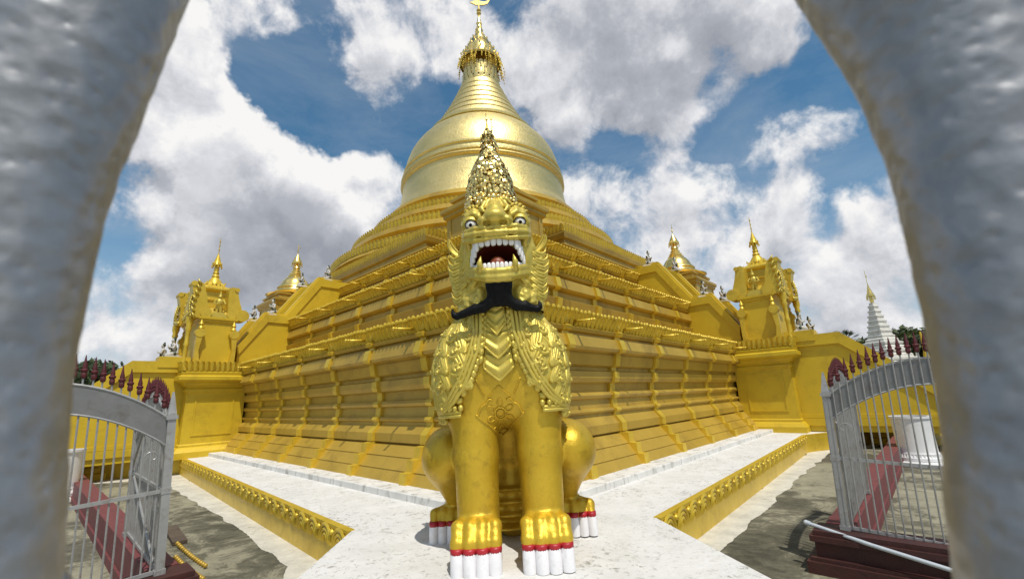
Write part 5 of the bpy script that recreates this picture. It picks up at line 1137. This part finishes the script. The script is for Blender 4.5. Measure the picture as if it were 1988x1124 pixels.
for s in (-1, 1):
    wk = MB()
    for k in range(7):
        z0 = 3.27 - .083 * k; o = .02 * sin(k * .9)
        for (dx, dz, r_) in ((0, 0, .026), (.012, .032, .02), (-.004, -.03, .02)):
            wk.tube([(HX + s * (.37 + dx), -.10 + dz, z0 + dz), (HX + s * (.44 + dx), -.06, z0 - .055 + dz), (HX + s * (.505 + dx + o), .0, z0 - .065 + dz), (HX + s * (.555 + dx + o), .03, z0 - .02 + dz), (HX + s * (.575 + dx + o), .04, z0 + .045 + dz)], [r_ * .8, r_ * 1.1, r_, r_ * .75, r_ * .2], 7)
    wk.build('cheek_whiskers', M['lion_relief'], LION, smooth=True)
# black forked beard
bd = Vol((-.6, -.55, 2.38), (.6, .1, 2.98), .0115)
for q in (-.085, -.03, .03, .085): bd.chain([(HX + q * 1.15, -.36 + abs(q) * .4, 2.90), (HX + q, -.35 + abs(q) * .4, 2.80), (HX + q * .9, -.315 + abs(q) * .3, 2.70), (HX + q * .9, -.285, 2.62)], [.06, .06, .055, .045], .012, join=.015)
for s, tip in ((-1, ((-.40, -.215, 2.535), (-.465, -.2, 2.515), (-.505, -.2, 2.535), (-.515, -.2, 2.575))), (1, ((.36, -.225, 2.555), (.43, -.205, 2.545), (.465, -.2, 2.575), (.455, -.2, 2.605)))):
    for dz, dy in ((0, 0), (.03, .012), (-.028, .008)):
        bd.chain([(HX + s * .07, -.31 + dy, 2.74 + dz * .3), (HX + s * .105, -.29 + dy, 2.635 + dz * .8), (HX + s * .18, -.275 + dy, 2.585 + dz), (HX + s * .28, -.25 + dy, 2.575 + dz)] + [(p[0], p[1] + dy, p[2] + dz * .7) for p in tip], [.05, .044, .036, .030, .025, .022, .019, .014], .008, join=.012)
bd.build('beard', M['black'], LION)

# leafy gilded crown
cr = empty('crown', (-.03, .1, 0)); cr.parent = LION
core = MB(); prof = [(.20, 3.84), (.28, 3.92), (.295, 4.06), (.285, 4.17), (.262, 4.30), (.225, 4.42), (.18, 4.52), (.135, 4.61), (.10, 4.70), (.08, 4.78), (.062, 4.86), (.07, 4.92), (.055, 4.99), (.026, 5.07), (.008, 5.16)]
PR = np.array(prof); core.lathe([(r * .9, z) for r, z in prof], (0, 0, 0), 28); core.build('cone', M['lion_relief'], cr, smooth=True)
lf = MB()
def plate(c, n, up_, w, h, tilt):
    n = n / np.linalg.norm(n); r = np.cross(up_, n); r /= np.linalg.norm(r) + 1e-9; u = np.cross(n, r); n2 = n * cos(tilt) + u * sin(tilt); u2 = u * cos(tilt) - n * sin(tilt)
    lf.add([c - u2 * h, c + r * w * .8 - u2 * h * .2, c + r * w * .6 + u2 * h * .6, c + u2 * h, c - r * w * .6 + u2 * h * .6, c - r * w * .8 - u2 * h * .2, c + n2 * w * .38], [(0, 1, 6), (1, 2, 6), (2, 3, 6), (3, 4, 6), (4, 5, 6), (5, 0, 6)])
z = 3.97
while z < 5.04:
    R = np.interp(z, PR[:, 1], PR[:, 0]); dR = np.interp(z + .05, PR[:, 1], PR[:, 0]) - R; w = .030 + .010 * (z < 4.6); k = max(5, int(2 * pi * R / (w * 1.25)))
    for i in range(k):
        a = 2 * pi * (i + rng.uniform(-.3, .3)) / k; q = rng.uniform(.96, 1.06); zz = z + rng.uniform(-.018, .018); n = np.array((cos(a) * .05, sin(a) * .05, -dR)); n /= np.linalg.norm(n); n += rng.normal(0, .2, 3)
        plate(np.array((R * q * cos(a), R * q * sin(a), zz)), n, np.array((rng.normal(0, .3), rng.normal(0, .3), 1.)), w * rng.uniform(.7, 1.1), w * rng.uniform(.8, 1.15), rng.uniform(-.3, .5))
    z += w * .95
for zz, rr in ((4.95, .078), (4.84, .09)):
    for i in range(9): a = 2 * pi * i / 9; plate(np.array((rr * cos(a), rr * sin(a), zz)), np.array((cos(a), sin(a), .2)), np.array((0, 0, 1.)), .03, .05, .4)
lf.build('gold_leaves', M['leaf_gold'], cr)
bd_ = MB()
for i in range(11):
    a = 2 * pi * i / 11 + .285; c = np.array((.28 * cos(a), .28 * sin(a), 3.93)); bd_.ball(c, (.05, .05, .06), 10, 7)
    for k in range(6): b = 2 * pi * k / 6; t_ = np.array((-sin(a), cos(a), 0)); bd_.ball(c + np.array((cos(a), sin(a), 0)) * .03 + t_ * .055 * cos(b) + np.array((0, 0, .06 * sin(b))), (.026, .026, .03), 6, 5)
for i in range(30):
    a = 2 * pi * i / 30; p = np.array((.30 * cos(a), .30 * sin(a), 3.90)); L = rng.uniform(.06, .17); bd_.tube([p, p + np.array((.02 * cos(a), .02 * sin(a), -L * .5)), p + np.array((.0, .0, -L))], [.016, .014, .004], 5)
bd_.build('flower_band', M['leaf_gold'], cr, smooth=True)
tp = MB(); tp.tube([(0, 0, 5.05), (-.005, 0, 5.3)], [.012, .006], 6); tp.tube([(.05, 0, 5.0), (.06, 0, 5.2)], [.006, .004], 5); tp.ball((.06, 0, 5.2), .014, 6, 5); tp.ball((0, 0, 5.2), .018, 6, 5); tp.build('finial', M['leaf_gold'], cr, smooth=True)
